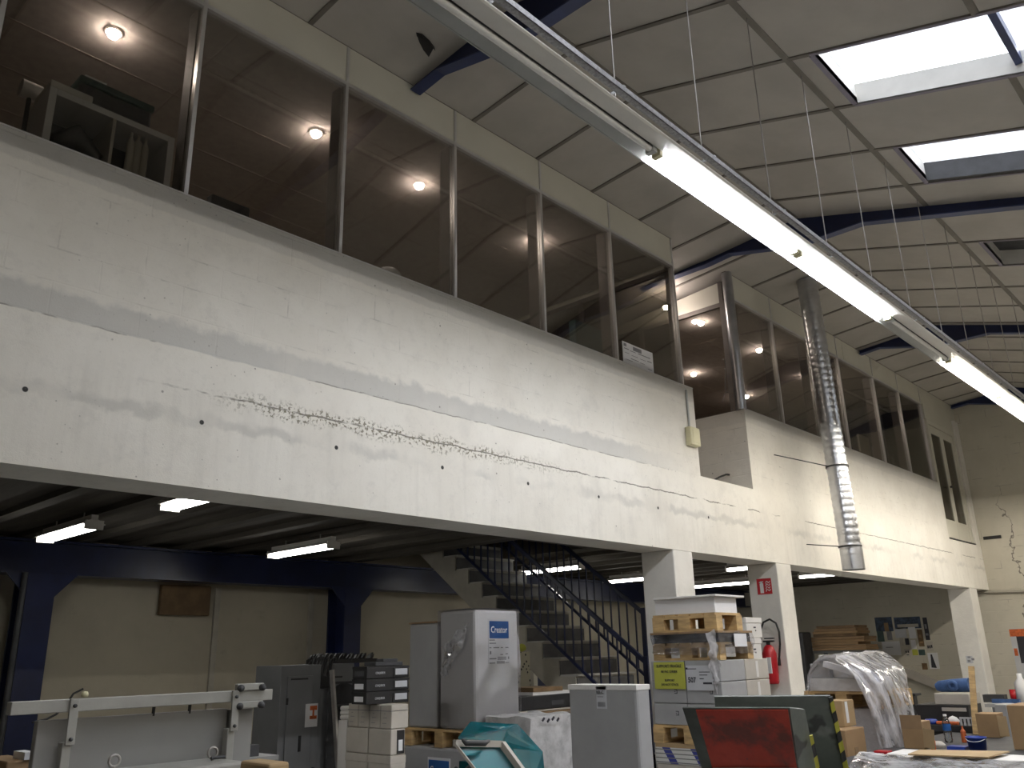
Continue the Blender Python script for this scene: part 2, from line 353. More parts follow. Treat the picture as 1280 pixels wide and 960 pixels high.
def tag(o, label, cat, group=None):
    o['label'] = label; o['category'] = cat
    if group: o['group'] = group
    return o
def thing(name, label, cat, loc, group=None):
    o = bpy.data.objects.new(name, None); COL.objects.link(o); o.location = loc; o.empty_display_size = .1
    return tag(o, label, cat, group)
def struct(name, mb, m, **k):
    o = mb.build(name, m, **k); o['kind'] = 'structure'; return o
def bx(*a): return MB().box(*a)
def copy_tree(o, parent=None):
    c = o.copy(); COL.objects.link(c)
    if parent: c.parent = parent
    for ch in list(o.children): copy_tree(ch, c)
    return c
def lettering(text, size, loc, xdir, updir, m, parent, name='lettering', align='LEFT', wide=1.0, ext=0.0006, bold=0.012):
    cu = bpy.data.curves.new('txt', 'FONT'); cu.body = text; cu.size = size; cu.align_x = align; cu.extrude = ext; cu.offset = size*bold; cu.resolution_u = 2
    to = bpy.data.objects.new('txt', cu); COL.objects.link(to)
    bpy.context.view_layer.update()
    me = bpy.data.meshes.new_from_object(to.evaluated_get(bpy.context.evaluated_depsgraph_get()))
    bpy.data.objects.remove(to)
    x = V(xdir).normalized(); u = V(updir).normalized(); nz = x.cross(u); loc = V(loc)-(parent_world(parent) if parent else V())
    for v in me.vertices: p = v.co.copy(); v.co = loc+x*p.x*wide+u*p.y+nz*p.z
    me.materials.clear(); me.materials.append(m); me.update()
    o = bpy.data.objects.new(name, me); COL.objects.link(o)
    if parent: o.parent = parent
    return o
NY = ((1,0,0), (0,0,1)); NX = ((0,-1,0), (0,0,1))   # text axes on a face looking to -Y / to -X
def ink(face, at, rects, m, parent, name='printing', t=0.0008):
    """flat printed marks: rects (u0,v0,u1,v1) in metres from 'at' on a face with axes (x,up)"""
    x, u = V(face[0]), V(face[1]); nz = x.cross(u); at = V(at); b = MB()
    for a, c, d, e in rects: b.obox(at+x*(a+d)/2+u*(c+e)/2+nz*t/2, x*(d-a)/2, u*(e-c)/2, nz*t/2)
    return b.build(name, m, parent)

# ================================================================ THE BUILDING
X0, X1 = -5.0, 19.0
YH = -7.0                    # hall wall behind the camera
ZB, ZF, ZS, ZL, ZT = 2.60, 3.46, 4.48, 6.02, 6.39   # beam bottom, slab, sill, lintel, fascia top
YW = 4.8
RIDGE_Y, RIDGE_Z = 3.6, 6.50
SL, SR = 0.092, 0.285
def roof_z(y): return RIDGE_Z-SL*(y-RIDGE_Y) if y >= RIDGE_Y else RIDGE_Z-SR*(RIDGE_Y-y)

struct('floor', bx(X0-.3, YH-.3, -.2, X1+.3, 11, 0), M_FLOOR)
# far end wall, hall walls
struct('wall_far_end', bx(X1, YH-.3, 0, X1+.3, 11, 7.2), M_FAR)
struct('wall_near_end', bx(X0-.3, YH-.3, 0, X0, 11, 7.2), M_HALL)
struct('wall_hall_side', bx(X0, YH-.3, 0, X1, YH, 4.2), M_HALL)
b = bx(X0, 10.4, 0, X1, 10.7, 7.2)
struct('wall_store_back', b, M_BACK)
# mezzanine front: cast beam + block parapet with the gap at the landing
b = MB().box(X0, 4.8, ZB, X1, 5.2, ZF).box(X0, 4.8, ZF, 8.31, 5.0, ZS).box(9.53, 4.8, ZF, 17.02, 5.0, ZS)
b.box(9.53, 5.0, ZF, 9.73, 7.6, ZS).box(18.72, 4.8, ZF, X1, 5.0, ZL).box(8.13, 5.0, ZF, 8.31, 7.6, ZS)
struct('wall_mezzanine_front', b, M_WALL)
# slab underside with its shallow ribs
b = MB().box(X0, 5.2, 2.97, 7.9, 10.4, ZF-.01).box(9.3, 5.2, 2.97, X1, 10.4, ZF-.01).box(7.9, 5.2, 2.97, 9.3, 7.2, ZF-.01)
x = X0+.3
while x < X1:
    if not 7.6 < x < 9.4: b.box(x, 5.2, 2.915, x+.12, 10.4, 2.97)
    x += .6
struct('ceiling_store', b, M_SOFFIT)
b = MB().box(7.8, 7.1, ZF, 7.9, 10.4, 5.2).box(9.3, 7.1, ZF, 9.4, 10.4, 5.2).box(7.8, 7.0, ZF, 9.4, 7.1, 5.2).box(7.8, 7.0, 5.2, 9.4, 10.4, 5.3)  # closed shaft added above the stairs so the opening stays dark
struct('wall_stair_blocker', b, M_SOFFIT)
struct('floor_mezzanine', MB().box(X0, 5.0, ZF, 7.8, 10.4, ZF+.012).box(9.4, 5.2, ZF, X1, 10.4, ZF+.012), M_OFFWALL)

# ---- roof lining: ridge over the light line, panels and dark grid bars
GX0, GP = 4.82, 0.903
SEAMS = [3.6, 2.18, 0.85, -.48, -1.81, -3.14, -4.47, -5.8, YH-.2]
def gx(k): return GX0+GP*k
KMIN, KMAX = -11, 16
SKY = {1, 3, 6, 9, 11, -2, -4}       # columns that hold a skylight
OPEN_SKY = {1, 3, 9, 11, -2, -4}
SKY_Y0, SKY_Y1 = 1.97, -1.75
def slab(b, xa, xb, ya, yb, t=.05):
    b.prism([(ya, roof_z(ya)), (yb, roof_z(yb)), (yb, roof_z(yb)+t), (ya, roof_z(ya)+t)], (xa,0,0), (0,1,0), (0,0,1), (xb-xa,0,0))
b = MB()
slab(b, X0, X1, 11, RIDGE_Y)
for k in range(KMIN, KMAX):
    xa, xb = max(gx(k), X0), min(gx(k+1), X1)
    if xa >= xb: continue
    if k in SKY:
        slab(b, xa, xb, RIDGE_Y, SKY_Y0); slab(b, xa, xb, SKY_Y1, YH-.2)
    else: slab(b, xa, xb, RIDGE_Y, YH-.2)
struct('ceiling', b, M_CEIL)
b = MB(); w = .022
def gridbar(b, xa, ya, xb, yb, w=.04, d=.012):
    b.bar((xa, ya, roof_z(ya)-d/2), (xb, yb, roof_z(yb)-d/2), w, d)
for k in range(KMIN, KMAX+1):
    xx = gx(k)
    if X0 < xx < X1:
        if k != -1: gridbar(b, xx, 10.9, xx, RIDGE_Y)
        gridbar(b, xx, RIDGE_Y, xx, SKY_Y0)
        gridbar(b, xx, SKY_Y0, xx, YH)
for y in SEAMS[:-1]:
    if y > SKY_Y0 or y < SKY_Y1: gridbar(b, X0, y, X1, y, .05)
    else:
        for k in range(KMIN, KMAX):
            if k not in SKY and gx(k) < X1-.1: gridbar(b, max(X0, gx(k)), y, min(X1, gx(k+1)), y, .05)
struct('trim_1', b, M_TBAR)
struct('trim_6', bx(X0, RIDGE_Y+.03, roof_z(RIDGE_Y)-.022, X1, RIDGE_Y+.075, roof_z(RIDGE_Y)-.006), M_TRAY)

# ---- skylights: curb, purlin, pane
n_win = 0
for k in sorted(SKY):
    xa, xb = gx(k)+.02, gx(k+1)-.02
    if xb > X1: continue
    n_win += 1
    zo = lambda y, h: roof_z(y)+h
    H = .19
    def wallq(b, ya, yb, xx, t):
        b.prism([(ya, zo(ya, -.01)), (yb, zo(yb, -.01)), (yb, zo(yb, H)), (ya, zo(ya, H))], (xx,0,0), (0,1,0), (0,0,1), (t,0,0))
    b = MB(); wallq(b, SKY_Y0+.03, SKY_Y1-.03, xa-.02, .02); wallq(b, SKY_Y0+.03, SKY_Y1-.03, xb, .02)
    b.bar((xa, SKY_Y0+.015, zo(SKY_Y0, H/2)), (xb, SKY_Y0+.015, zo(SKY_Y0, H/2)), .03, H+.02)
    b.bar((xa, SKY_Y1-.015, zo(SKY_Y1, H/2)), (xb, SKY_Y1-.015, zo(SKY_Y1, H/2)), .03, H+.02)
    wn = struct('window_%d' % n_win, b, M_TRAY)
    e = MB()
    for xx in (xa-.02, xb+.02): gridbar(e, xx, SKY_Y0+.03, xx, SKY_Y1, .03, .016)
    gridbar(e, xa, SKY_Y0+.02, xb, SKY_Y0+.02, .04, .016)
    e.build('edge_bar', M_TBARV, wn)
    p = MB(); yy = .78
    p.bar((xa, yy, zo(yy, .12)), (xb, yy, zo(yy, .12)), .05, .10)
    if k == 3:
        pd = MB(); wallq(pd, SKY_Y0, SKY_Y1, xb-.06, .05); pd.build('deep_purlin', M_CHAR, wn)
    p.build('purlin', M_BLUEF, wn)
    g = MB(); t = .012
    g.prism([(SKY_Y0, zo(SKY_Y0, H)), (SKY_Y1, zo(SKY_Y1, H)), (SKY_Y1, zo(SKY_Y1, H+t)), (SKY_Y0, zo(SKY_Y0, H+t))], (xa,0,0), (0,1,0), (0,0,1), (xb-xa,0,0))
    if k in OPEN_SKY: g.build('pane', clear('skylight_pane_%d' % n_win, (0.95, 0.96, 0.98), 0.05, 0.1), wn)
    else: g.build('cover', M_CHAR, wn)

# ---- blue rafters
RAF = [(5.3,-.02),(4.84,6.30),(4.5,6.335),(3.75,6.16),(3.4,6.13),(2.85,6.13),(1.3,5.72)]
def rafter(xc, label, y_end):
    r = thing('roof_rafter', label, 'rafter', (xc, 4.5, 6.3), 'blue steel rafters under the roof lining')
    prof = [(y_end, 6.30+(.0 if y_end < 5 else -.02))]+[p for p in RAF if p[0] < y_end and p[1] > 1]
    prof.append((YH+.02, 5.72-.27*(1.3-YH-.02)))
    h = .055
    f = MB(); 
    pts = [(xc-h, y, z) for y, z in prof]; n = len(prof)
    vs = []
    for sx in (-h, h):
        for dz in (0, .014):
            vs += [(xc+sx, y, z+dz) for y, z in prof]
    fs = []
    for i in range(n-1):
        fs += [(i, i+1, 2*n+i+1, 2*n+i), (n+i, 3*n+i, 3*n+i+1, n+i+1), (i, n+i, n+i+1, i+1), (2*n+i, 2*n+i+1, 3*n+i+1, 3*n+i)]
    fs += [(0, 2*n, 3*n, n), (n-1, 2*n-1, 4*n-1, 3*n-1)]
    f.add(vs, fs); f.build('bottom_flange', M_BLUEF, r)
    ys = sorted({y for y, z in prof} | {RIDGE_Y}, reverse=True)
    def pz(y):
        for (ya, za), (yb, zb) in zip(prof, prof[1:]):
            if yb <= y <= ya: return za+(zb-za)*(ya-y)/(ya-yb)
        return prof[-1][1]
    wv = MB()
    for ya, yb in zip(ys, ys[1:]):
        wv.prism([(ya, pz(ya)+.01), (yb, pz(yb)+.01), (yb, max(pz(yb)+.012, roof_z(yb)-.012)), (ya, max(pz(ya)+.012, roof_z(ya)-.012))], (xc-.012,0,0), (0,1,0), (0,0,1), (.024,0,0))
    wv.build('web', M_BLUE, r)
rafter(4.09, 'blue steel rafter crossing above the left windows, nearest the camera', 4.82)
rafter(9.02, 'blue steel rafter passing just beyond the bright skylights', 7.5)
rafter(13.98, 'blue steel rafter beyond the spiral duct, third along the ceiling', 4.82)
rafter(18.85, 'blue steel rafter against the far end wall', 4.82)

# torn hole in the lining near the first rafter
c0 = onY(535, 56, 4.45)
t = MB(); P = [(520,40),(528,42),(537,50),(543,58),(536,71),(529,62),(524,52)]
pts = []
for q in P:
    d = ray(*q); tt = (RIDGE_Z-CZ+SL*RIDGE_Y)/(d.z+SL*d.y); p = d*tt; pts.append((p.x, p.y, p.z+CZ-.004))
t.add(pts+[(a+.01, c, e-.035) for a, c, e in pts[:4]], [tuple(range(len(pts))), (0, 1, 8, 7), (1, 2, 9, 8), (2, 3, 10, 9)])
tag(t.build('torn_lining', M_DARK), 'ragged dark tear hanging from the ceiling lining beside the nearest blue rafter', 'tear')

# ---- glazing of the offices
YG = 4.86
def glazing(mulls, name0, z0=ZS, joints=None):
    for i, (xa, xb) in enumerate(zip(mulls, mulls[1:])):
        f = MB()
        w = .028
        f.box(xa-w/2, YG-.03, z0, xa+w/2, YG+.03, ZT-.02)
        f.box(xa+w/2, YG-.02, z0, xb-w/2, YG+.02, z0+.025).box(xa+w/2, YG-.03, ZL-.02, xb-w/2, YG+.03, ZL+.015)
        if i == len(mulls)-2: f.box(xb-w/2, YG-.03, z0, xb+w/2, YG+.03, ZT-.02)
        fr = struct('window_%d' % (name0+i), f, M_ALU)
        MB().box(xa-.02, YG+.03, z0, xa+.03, YG+.15, ZL).build('inner_post', M_ALUD, fr)
        MB().box(xa+.014, YG-.004, z0+.02, xb-.014, YG+.004, ZL-.01).build('pane', M_GLASS, fr)
MUL_L = [-3.72, -2.55, -1.4, -.23, .98, 2.165, 3.385, 4.58, 5.755, 6.91, 8.17]
glazing(MUL_L, 20)
MUL_R = [9.6, 10.72, 11.92, 12.98, 14.46, 15.67, 16.86]
glazing(MUL_R, 40)
# solid mezzanine fascia panels
f = MB()
def fascia(xa, xb): f.box(xa+.006, YG-.022, ZL+.015, xb-.006, YG+.02, ZT-.015)
for a, c in zip(MUL_L, MUL_L[1:]): fascia(a, c)
for a, c in zip([9.6, 10.72, 11.92, 13.25, 14.46, 15.66, 16.9], [10.72, 11.92, 13.25, 14.46, 15.66, 16.9, 17.0]): fascia(a, c)
f.box(17.0, YG-.022, 5.76, X1, YG+.02, ZT-.015)
f.box(X0, YG-.022, ZL, -3.72, YG+.02, ZT-.015)
struct('trim_2', f, M_FASCIA)
f = MB().box(X0, YG-.02, ZT-.015, 8.2, YG+.03, ZT+.01).box(9.5, YG-.02, ZT-.015, X1, YG+.03, ZT+.01)
struct('trim_3', f, M_TBAR)
# glazed returns either side of the landing gap
def ret(xc, idx, ya, yb, z0):
    f = MB().box(xc-.02, ya-.03, z0, xc+.02, ya+.03, roof_z(ya)-.06).box(xc-.02, ya, ZL-.06, xc+.02, yb, ZL)
    f.box(xc-.02, (ya+yb)/2-.03, z0, xc+.02, (ya+yb)/2+.03, ZL).box(xc-.02, ya, z0, xc+.02, yb, z0+.03)
    fr = struct('window_%d' % idx, f, M_ALUD)
    bx(xc-.004, ya+.03, z0+.02, xc+.004, yb, ZL-.05).build('pane', M_GLASS, fr)
    MB().prism([(ya, ZL), (yb, ZL), (yb, roof_z(yb)-.06), (ya, roof_z(ya)-.06)], (xc-.015,0,0), (0,1,0), (0,0,1), (.03,0,0)).build('upper_panel', M_FASCIA, fr)
ret(8.2, 60, 4.93, 7.6, ZS)
ret(9.63, 61, 5.0, 7.6, ZS)

# office rooms behind the glass
b = MB().box(X0, 9.3, ZF, 7.8, 9.4, 6.1).box(9.53, 9.3, ZF, X1, 9.4, 6.1).box(8.2-.05, 7.6, ZF, 8.25, 9.4, 6.6).box(9.6, 7.6, ZF, 9.7, 9.4, 6.6)
b.box(8.25, 9.3, ZF, 9.6, 9.4, 6.6).box(3.5-.04, 8.0, ZF, 3.58, 9.3, 6.05)
struct('wall_office', b, M_OFFWALL)
b = MB().box(X0, 4.92, 6.06, 8.14, 9.4, 6.09).box(9.7, 4.92, 6.06, X1, 9.4, 6.09)
oc = struct('ceiling_office', b, M_OFFCEIL)
b = MB()
for y in (5.4, 6.0, 6.6, 7.2, 7.8, 8.4, 9.0):
    b.box(X0, y-.008, 6.0585, 8.14, y+.008, 6.06).box(9.7, y-.008, 6.0585, X1, y+.008, 6.06)
x = X0+.3
while x < X1:
    if x < 8.1 or x > 9.75: b.box(x-.008, 4.93, 6.0580, x+.008, 9.3, 6.06)
    x += 1.2
b.build('grid_bar', M_OFFBAR, oc)
spots = [(142,41),(395,166),(524,231),(669,303)]
spl = [('leftmost pane, above the white shelf unit','a'),('second pane from the left','b'),('third pane from the left','c'),('fourth pane from the left','d')]
def downlight(p, label):
    d = thing('downlight', label, 'downlight', (p.x, p.y, 6.05), 'downlights in the office ceiling')
    MB().lathe((p.x, p.y, 6.053), [(.062, 0), (.062, -.006), (.045, -.006), (.045, .004)], 18).build('ring', M_TRAY, d)
    MB().lathe((p.x, p.y, 6.05), [(.044, 0), (.042, -.018), (.032, -.036), (.016, -.046), (0, -.048)], 18).build('lamp', M_SPOT, d)
for q, (s, _) in zip(spots, spl): downlight(onZ(*q, 6.05), 'small glowing ceiling downlight seen through the '+s)
downlight(onZ(833, 383, 6.05), 'small glowing downlight seen through the last pane before the landing gap')
downlight(onZ(876, 403, 6.05), 'upper small downlight left of the grey round post')
downlight(onZ(867, 467, 6.05), 'lower small downlight left of the grey round post')
downlight(onZ(949, 437, 6.05), 'small downlight right of the grey round post')
downlight(onZ(1010, 469, 6.05), 'small downlight just left of the spiral duct')
downlight(onZ(933, 495, 6.05), 'tiny downlight low behind the grey round post')

# ---- round post, door at the end, emergency box
b = MB().tube([(9.57, 4.86, ZS), (9.57, 4.86, 6.38)], .068, 28)
o = b.build('round_post', M_GALVB); tag(o, 'tall round grey steel post on the corner of the low white parapet', 'post')
d = struct('door_1', MB().box(17.03, 4.83, 3.48, 17.10, 4.90, 5.75).box(18.55, 4.83, 3.48, 18.7, 4.90, 5.75).box(17.1, 4.83, 5.66, 18.55, 4.9, 5.75), M_FASCIA)
def leaf(xa, xb):
    l = MB().box(xa, 4.84, 3.49, xa+.09, 4.88, 5.65).box(xb-.09, 4.84, 3.49, xb, 4.88, 5.65).box(xa+.09, 4.84, 5.5, xb-.09, 4.88, 5.65).box(xa+.09, 4.84, 3.49, xb-.09, 4.88, 3.84)
    o = l.build('door_leaf', M_FASCIA, d)
    bx(xa+.09, 4.855, 3.84, xb-.09, 4.865, 5.5).build('door_pane', M_GLASS, o)
leaf(17.1, 17.82); leaf(17.83, 18.55)
MB().box(17.80, 4.79, 4.50, 17.82, 4.84, 4.53).box(17.7, 4.785, 4.505, 17.82, 4.795, 4.525).build('door_handle', M_DARK, d)
struct('trim_4', bx(17.05, 4.775, 3.455, 18.6, 4.81, 3.475), M_CHAR)
e = thing('emergency_light', 'cream emergency light box with conduit at the end of the left parapet', 'light box', (8.14, 4.8, 3.87))
bx(8.05, 4.72, 3.77, 8.25, 4.797, 3.98).build('housing', M_IVORY, e, .012)
bx(8.09, 4.715, 3.80, 8.21, 4.722, 3.95).build('diffuser', M_IVORY, e, .003)
MB().tube([(8.14, 4.785, 3.98), (8.14, 4.785, 4.43)], .012, 8).build('conduit', M_TRAYG, e)

# stub cables on the landing
b = MB(); p = [onY(q[0], q[1], 5.1) for q in [(893,600),(900,596),(908,593),(916,594),(924,596),(930,594)]]
b.tube([(v.x, v.y, max(v.z, 3.475)) for v in p], .012, 6).tube([p[-2], p[-1]], .03, 6)
tag(b.build('cable_stub', M_RUBBER), 'black cable stub with a plug on the landing ledge below the round post', 'cable')
struct('trim_5', bx(8.31, 5.2, ZF-.02, 9.53, 7.6, ZF+.001), M_CONC)

struct('trim_8', MB().box(X0, 4.795, ZS, 8.31, 4.835, ZS+.012).box(9.53, 4.795, ZS, 17.02, 4.835, ZS+.012), M_WHITEB)
# ---- concrete pillars
def pillar(xa, xb, label):
    b = MB().box(xa, 4.8, 0, xb, 5.2, ZB)
    return tag(b.build('concrete_pillar', M_COLUMN, None, .012), label, 'pillar', 'white concrete pillars under the mezzanine')
pillar(7.62, 7.99, 'white concrete pillar behind the stacked pallets, nearest of three')
pillar(9.92, 10.31, 'white concrete pillar bearing the red extinguisher sign')
pillar(17.73, 18.17, 'white concrete pillar near the far wall, wooden plank leaning beside it')

# ---- steelwork in the store
def blue_col(xc, label):
    r = thing('steel_column', label, 'column', (xc, 10.1, 0), 'blue steel columns along the store wall')
    bx(xc-.02, 9.94, 0, xc+.02, 10.26, 2.54).build('web', M_BLUE, r)
    bx(xc-.14, 9.90, 0, xc+.14, 9.94, 2.54).build('front_flange', M_BLUE, r)
    bx(xc-.14, 10.26, 0, xc+.14, 10.30, 2.54).build('rear_flange', M_BLUE, r)
    for s in (-1, 1):
        MB().prism([(s*.14, 2.54), (s*.36, 2.54), (s*.14, 2.30)], (xc, 9.905, 0), (1,0,0), (0,0,1), (0,.03,0)).build('gusset', M_BLUE, r)
blue_col(3.34, 'dark blue steel column at far left behind the white machine')
blue_col(7.40, 'dark blue steel column behind the grey cabinets and black boxes')
r = thing('steel_beam', 'dark blue steel beam running along the store below the slab', 'beam', (7, 10, 2.54))
bx(X0+.02, 10.08, 2.56, X1-.02, 10.12, 2.9).build('web', M_BLUE, r)
bx(X0+.02, 9.95, 2.54, X1-.02, 10.25, 2.562).build('bottom_flange', M_BLUE, r)
bx(X0+.02, 9.95, 2.88, X1-.02, 10.25, 2.902).build('top_flange', M_BLUE, r)
b = bx(4.85, 10.33, 2.16, 5.5, 10.4, 2.52)
tag(b.build('wall_vent_board', M_BROWNW, None, .01), 'dark brown board fixed high on the store back wall', 'board')
b = MB()
for xx in (3.02, 5.58, 7.0): b.box(xx, 10.36, 0, xx+.07, 10.4, 2.5)
struct('trim_7', b, M_STRING)
b = MB().tube([(3.15, 9.86, 0), (3.15, 9.86, 2.54)], .028, 10)
tag(b.build('drain_pipe', M_CHAR), 'thin dark pipe standing beside the left blue column', 'pipe')

# store lights
def store_light(xc, ya, yb, label, z=2.80):
    r = thing('strip_light', label, 'strip light', (xc, (ya+yb)/2, z), 'strip lights under the store ceiling')
    MB().prism([(-.03, .07), (.03, .07), (.03, .03), (.10, -.01), (.10, -.015), (-.10, -.015), (-.10, -.01), (-.03, .03)][::-1], (xc, ya, z), (1,0,0), (0,0,1), (0, yb-ya, 0)).build('reflector', M_TRAY, r)
    for s in (-1, 1): MB().tube([(xc+s*.045, ya+.04, z-.035), (xc+s*.045, yb-.04, z-.035)], .018, 10).build('tube', M_TUBES, r)
    for y in (ya+.25, yb-.25): MB().tube([(xc, y, z+.06), (xc, y, 2.92)], .006, 6).build('hanger', M_WIRE, r)
    for y in (ya, yb): MB().box(xc-.08, y-.012, z-.06, xc+.08, y+.012, z+.02).build('end_cap', M_TRAY, r)
store_light(2.99, 7.80, 8.95, 'white strip light at the far left under the store ceiling')
store_light(3.05, 5.35, 6.5, 'strip light half hidden by the white beam, second from the left')
store_light(5.48, 7.72, 8.9, 'white strip light above the grey cabinets')
store_light(9.66, 7.6, 8.75, 'strip light seen through the stair railing')
store_light(12.2, 7.9, 9.0, 'strip light seen just left of the nearest pillar')
store_light(14.7, 7.5, 8.9, 'long strip light seen between the first two pillars')
store_light(12.0, 5.8, 6.6, 'short strip light close under the beam between the first two pillars')
store_light(14.4, 5.75, 6.55, 'strip light right of the extinguisher pillar under the beam')

# ---- stairs
st = thing('staircase', 'grey concrete staircase climbing away under the mezzanine', 'staircase', (8.55, 5, 0))
NR, GO, RI, YS0 = 17, .25, .1928, 4.97
poly = [(YS0, 0)]
for k in range(NR): poly += [(YS0+k*GO, (k+1)*RI), (YS0+(k+1)*GO, (k+1)*RI)]
poly += [(YS0+NR*GO, NR*RI-.28), (YS0+.32, 0)]
MB().prism(poly, (8.0,0,0), (0,1,0), (0,0,1), (1.15,0,0)).build('flight', M_STRING, st)
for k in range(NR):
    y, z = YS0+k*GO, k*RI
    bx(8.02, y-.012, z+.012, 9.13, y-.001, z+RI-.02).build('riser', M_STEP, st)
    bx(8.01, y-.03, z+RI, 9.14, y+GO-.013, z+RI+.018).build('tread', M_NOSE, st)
def stair_z(y): return (y-YS0)/GO*RI+RI
def railing(xc, y0, y1, label):
    r = thing('stair_railing', label, 'railing', (xc, y0, stair_z(y0)), 'blue railings of the staircase')
    T = lambda y: (xc, y, stair_z(y)+.88); Bt = lambda y: (xc, y, stair_z(y)+.12)
    MB().bar(T(y0), T(y1), .04, .045).build('handrail', M_BLUE, r)
    MB().bar(Bt(y0), Bt(y1), .03, .03).build('bottom_rail', M_BLUE, r)
    bx(xc-.03, y0-.03, stair_z(y0)-.18, xc+.03, y0+.03, stair_z(y0)+.95).build('newel', M_BLUE, r)
    y = y0+.13
    while y < y1:
        p, q = Bt(y), T(y); MB().bar(p, q, .016, .016, (0,1,0)).build('baluster', M_BLUE, r); y += .125
railing(8.03, 5.5, 8.95, 'dark blue railing on the near side of the staircase')
railing(9.12, 6.24, 8.95, 'dark blue railing on the far side of the staircase')

# ================================================================ LIGHT LINE
TY, TZ = 2.18, 4.285
lt = thing('lighting_trunk', 'long white fluorescent trunking hung on wires below the ridge', 'light trunking', (8, TY, TZ+.1))
MB().box(-2.5, TY-.03, TZ+.05, 18.6, TY+.03, TZ+.11).build('spine', M_TRAY, lt)
MB().prism([(.055, .055), (.06, .055), (.125, .012), (.125, .0), (.119, .0), (.119, .008), (.055, .049)][::-1], (-2.5, TY, TZ), (0,1,0), (0,0,1), (21.1, 0, 0)).build('reflector_wing', M_TRAYG, lt)
MB().box(-2.5, TY-.004, TZ+.044, 18.6, TY+.055, TZ+.05).build('lamp_channel', M_CHAR, lt)
MB().prism([(-.004, .05), (-.004, .012), (-.095, .006), (-.105, .012), (-.105, .02), (-.01, .05)], (-2.5, TY, TZ), (0,1,0), (0,0,1), (21.1, 0, 0)).build('reflector_panel', M_TRAY, lt)
MB().box(-2.5, TY-.155, TZ+.03, 18.6, TY-.118, TZ+.034).box(-2.5, TY-.155, TZ+.03, 18.6, TY-.152, TZ+.065).build('cable_tray', M_TRAYP, lt)
b = MB(); x = -2.3
while x < 18.4: b.box(x, TY-.155, TZ+.065, x+.02, TY, TZ+.072); x += .9
b.build('tray_bracket', M_GALV, lt)
TL = 1.795
edges = [(-1.74, 0), (.055, 0), (1.85, 0), (3.65, 1), (5.45, 1), (7.25, 0), (8.83, 2), (10.63, 2), (12.45, 2), (14.25, 2), (16.05, 2)]
M_OFFTUBE = mat('unlit_tube', (0.75, 0.74, 0.72), 0.25, var=0.03)
words_ = {3.65: 'lit fluorescent tube nearest the camera on the hanging trunking', 5.45: 'second lit fluorescent tube along the hanging trunking',
          8.83: 'lit fluorescent tube just beyond the dark gap in the trunking', 10.63: 'lit fluorescent tube at the right edge, beyond the dark gap'}
for xa, on in edges:
    L = TL if on or xa < 7 else 1.55
    for yy in (.03,):
        MB().tube([(xa+.05, TY+yy, TZ+.012), (xa+L-.05, TY+yy, TZ+.012)], .019, 12).build('lit_tube' if on else 'unlit_tube', (M_OFFTUBE, M_TUBE, M_TUBEW)[on], lt)
    for xx in (xa+.03, xa+L-.03):
        MB().box(xx-.018, TY+.004, TZ-.01, xx+.018, TY+.06, TZ+.05).build('lamp_holder', M_IVORY if on else M_TRAYG, lt)
# suspension wires
for k, xx in enumerate([3.25, 4.15, 5.06, 5.98, 6.88, 7.8, 8.7, 9.6, 10.52, 11.4, 12.4]):
    w = MB().tube([(xx, TY, TZ+.09), (xx, TY, roof_z(TY)-.006)], .004, 6)
    ordn = ['nearest','second','third','fourth','fifth','sixth','seventh','eighth','ninth','tenth','eleventh'][k]
    tag(w.build('suspension_wire', M_WIRE), 'thin steel wire from ceiling to light trunking, %s in the row from the camera' % ordn, 'wire', 'suspension wires of the light trunking')
# fill light line added behind the camera (off frame, lights the front of things)
l2 = thing('fill_trunking', 'white fluorescent trunking added behind the camera as fill light', 'light trunking', (4, -2.6, 4.1))
bx(-3, -2.66, 4.12, 17, -2.54, 4.18).build('spine', M_TRAY, l2)
for xa in (-1.0, 1.0, 5.0, 9.0, 13.0):
    MB().tube([(xa, -2.6, 4.09), (xa+1.75, -2.6, 4.09)], .018, 10).build('lit_tube', M_TUBEH, l2)
for xx in (-2, 3, 8, 13): MB().tube([(xx, -2.6, 4.17), (xx, -2.6, roof_z(-2.6))], .005, 6).build('hanger', M_WIRE, l2)

# ---- spiral duct and its rods
d = thing('spiral_duct', 'galvanised spiral duct hanging down in front of the white parapet', 'duct', (10.8, 4.25, 2.5))
p0, p1 = V((10.70, 4.25, 6.43)), V((10.83, 4.22, 2.535))
N = 132; pts, rs = [], []
for i in range(N+1):
    f = i/N; pts.append(p0.lerp(p1, f)); rs.append(.130+(.007 if i % 3 == 0 else 0))
b = MB().tube(pts, rs, 36, caps=False); b.build('spiral_pipe', M_GALV, d)
b = MB().tube([p1+V((0,0,.3)), p1-V((0,0,.02))], .137, 36, caps=False); b.build('end_sleeve', M_GALV, d)
MB().tube([p1+V((0,0,.02)), p1+V((0,0,.025))], .128, 24).build('duct_inside', M_DARK, d)
def rod(w, z):
    c = p0.lerp(p1, (p0.z-z)/(p0.z-p1.z))
    MB().tube([c-V((0,0,.012)), c+V((0,0,.012))], .143, 30, caps=False).build('clamp_ring', M_CHAR, d)
    MB().tube([(w.x, 4.795, w.z), (c.x-.12, c.y+.06, z)], .007, 6).build('support_rod', M_CHAR, d)
a = onY(967, 568.5, 4.8); rod(a, a.z-.17)
a = onY(1008, 680.5, 4.8); rod(a, a.z-.09)

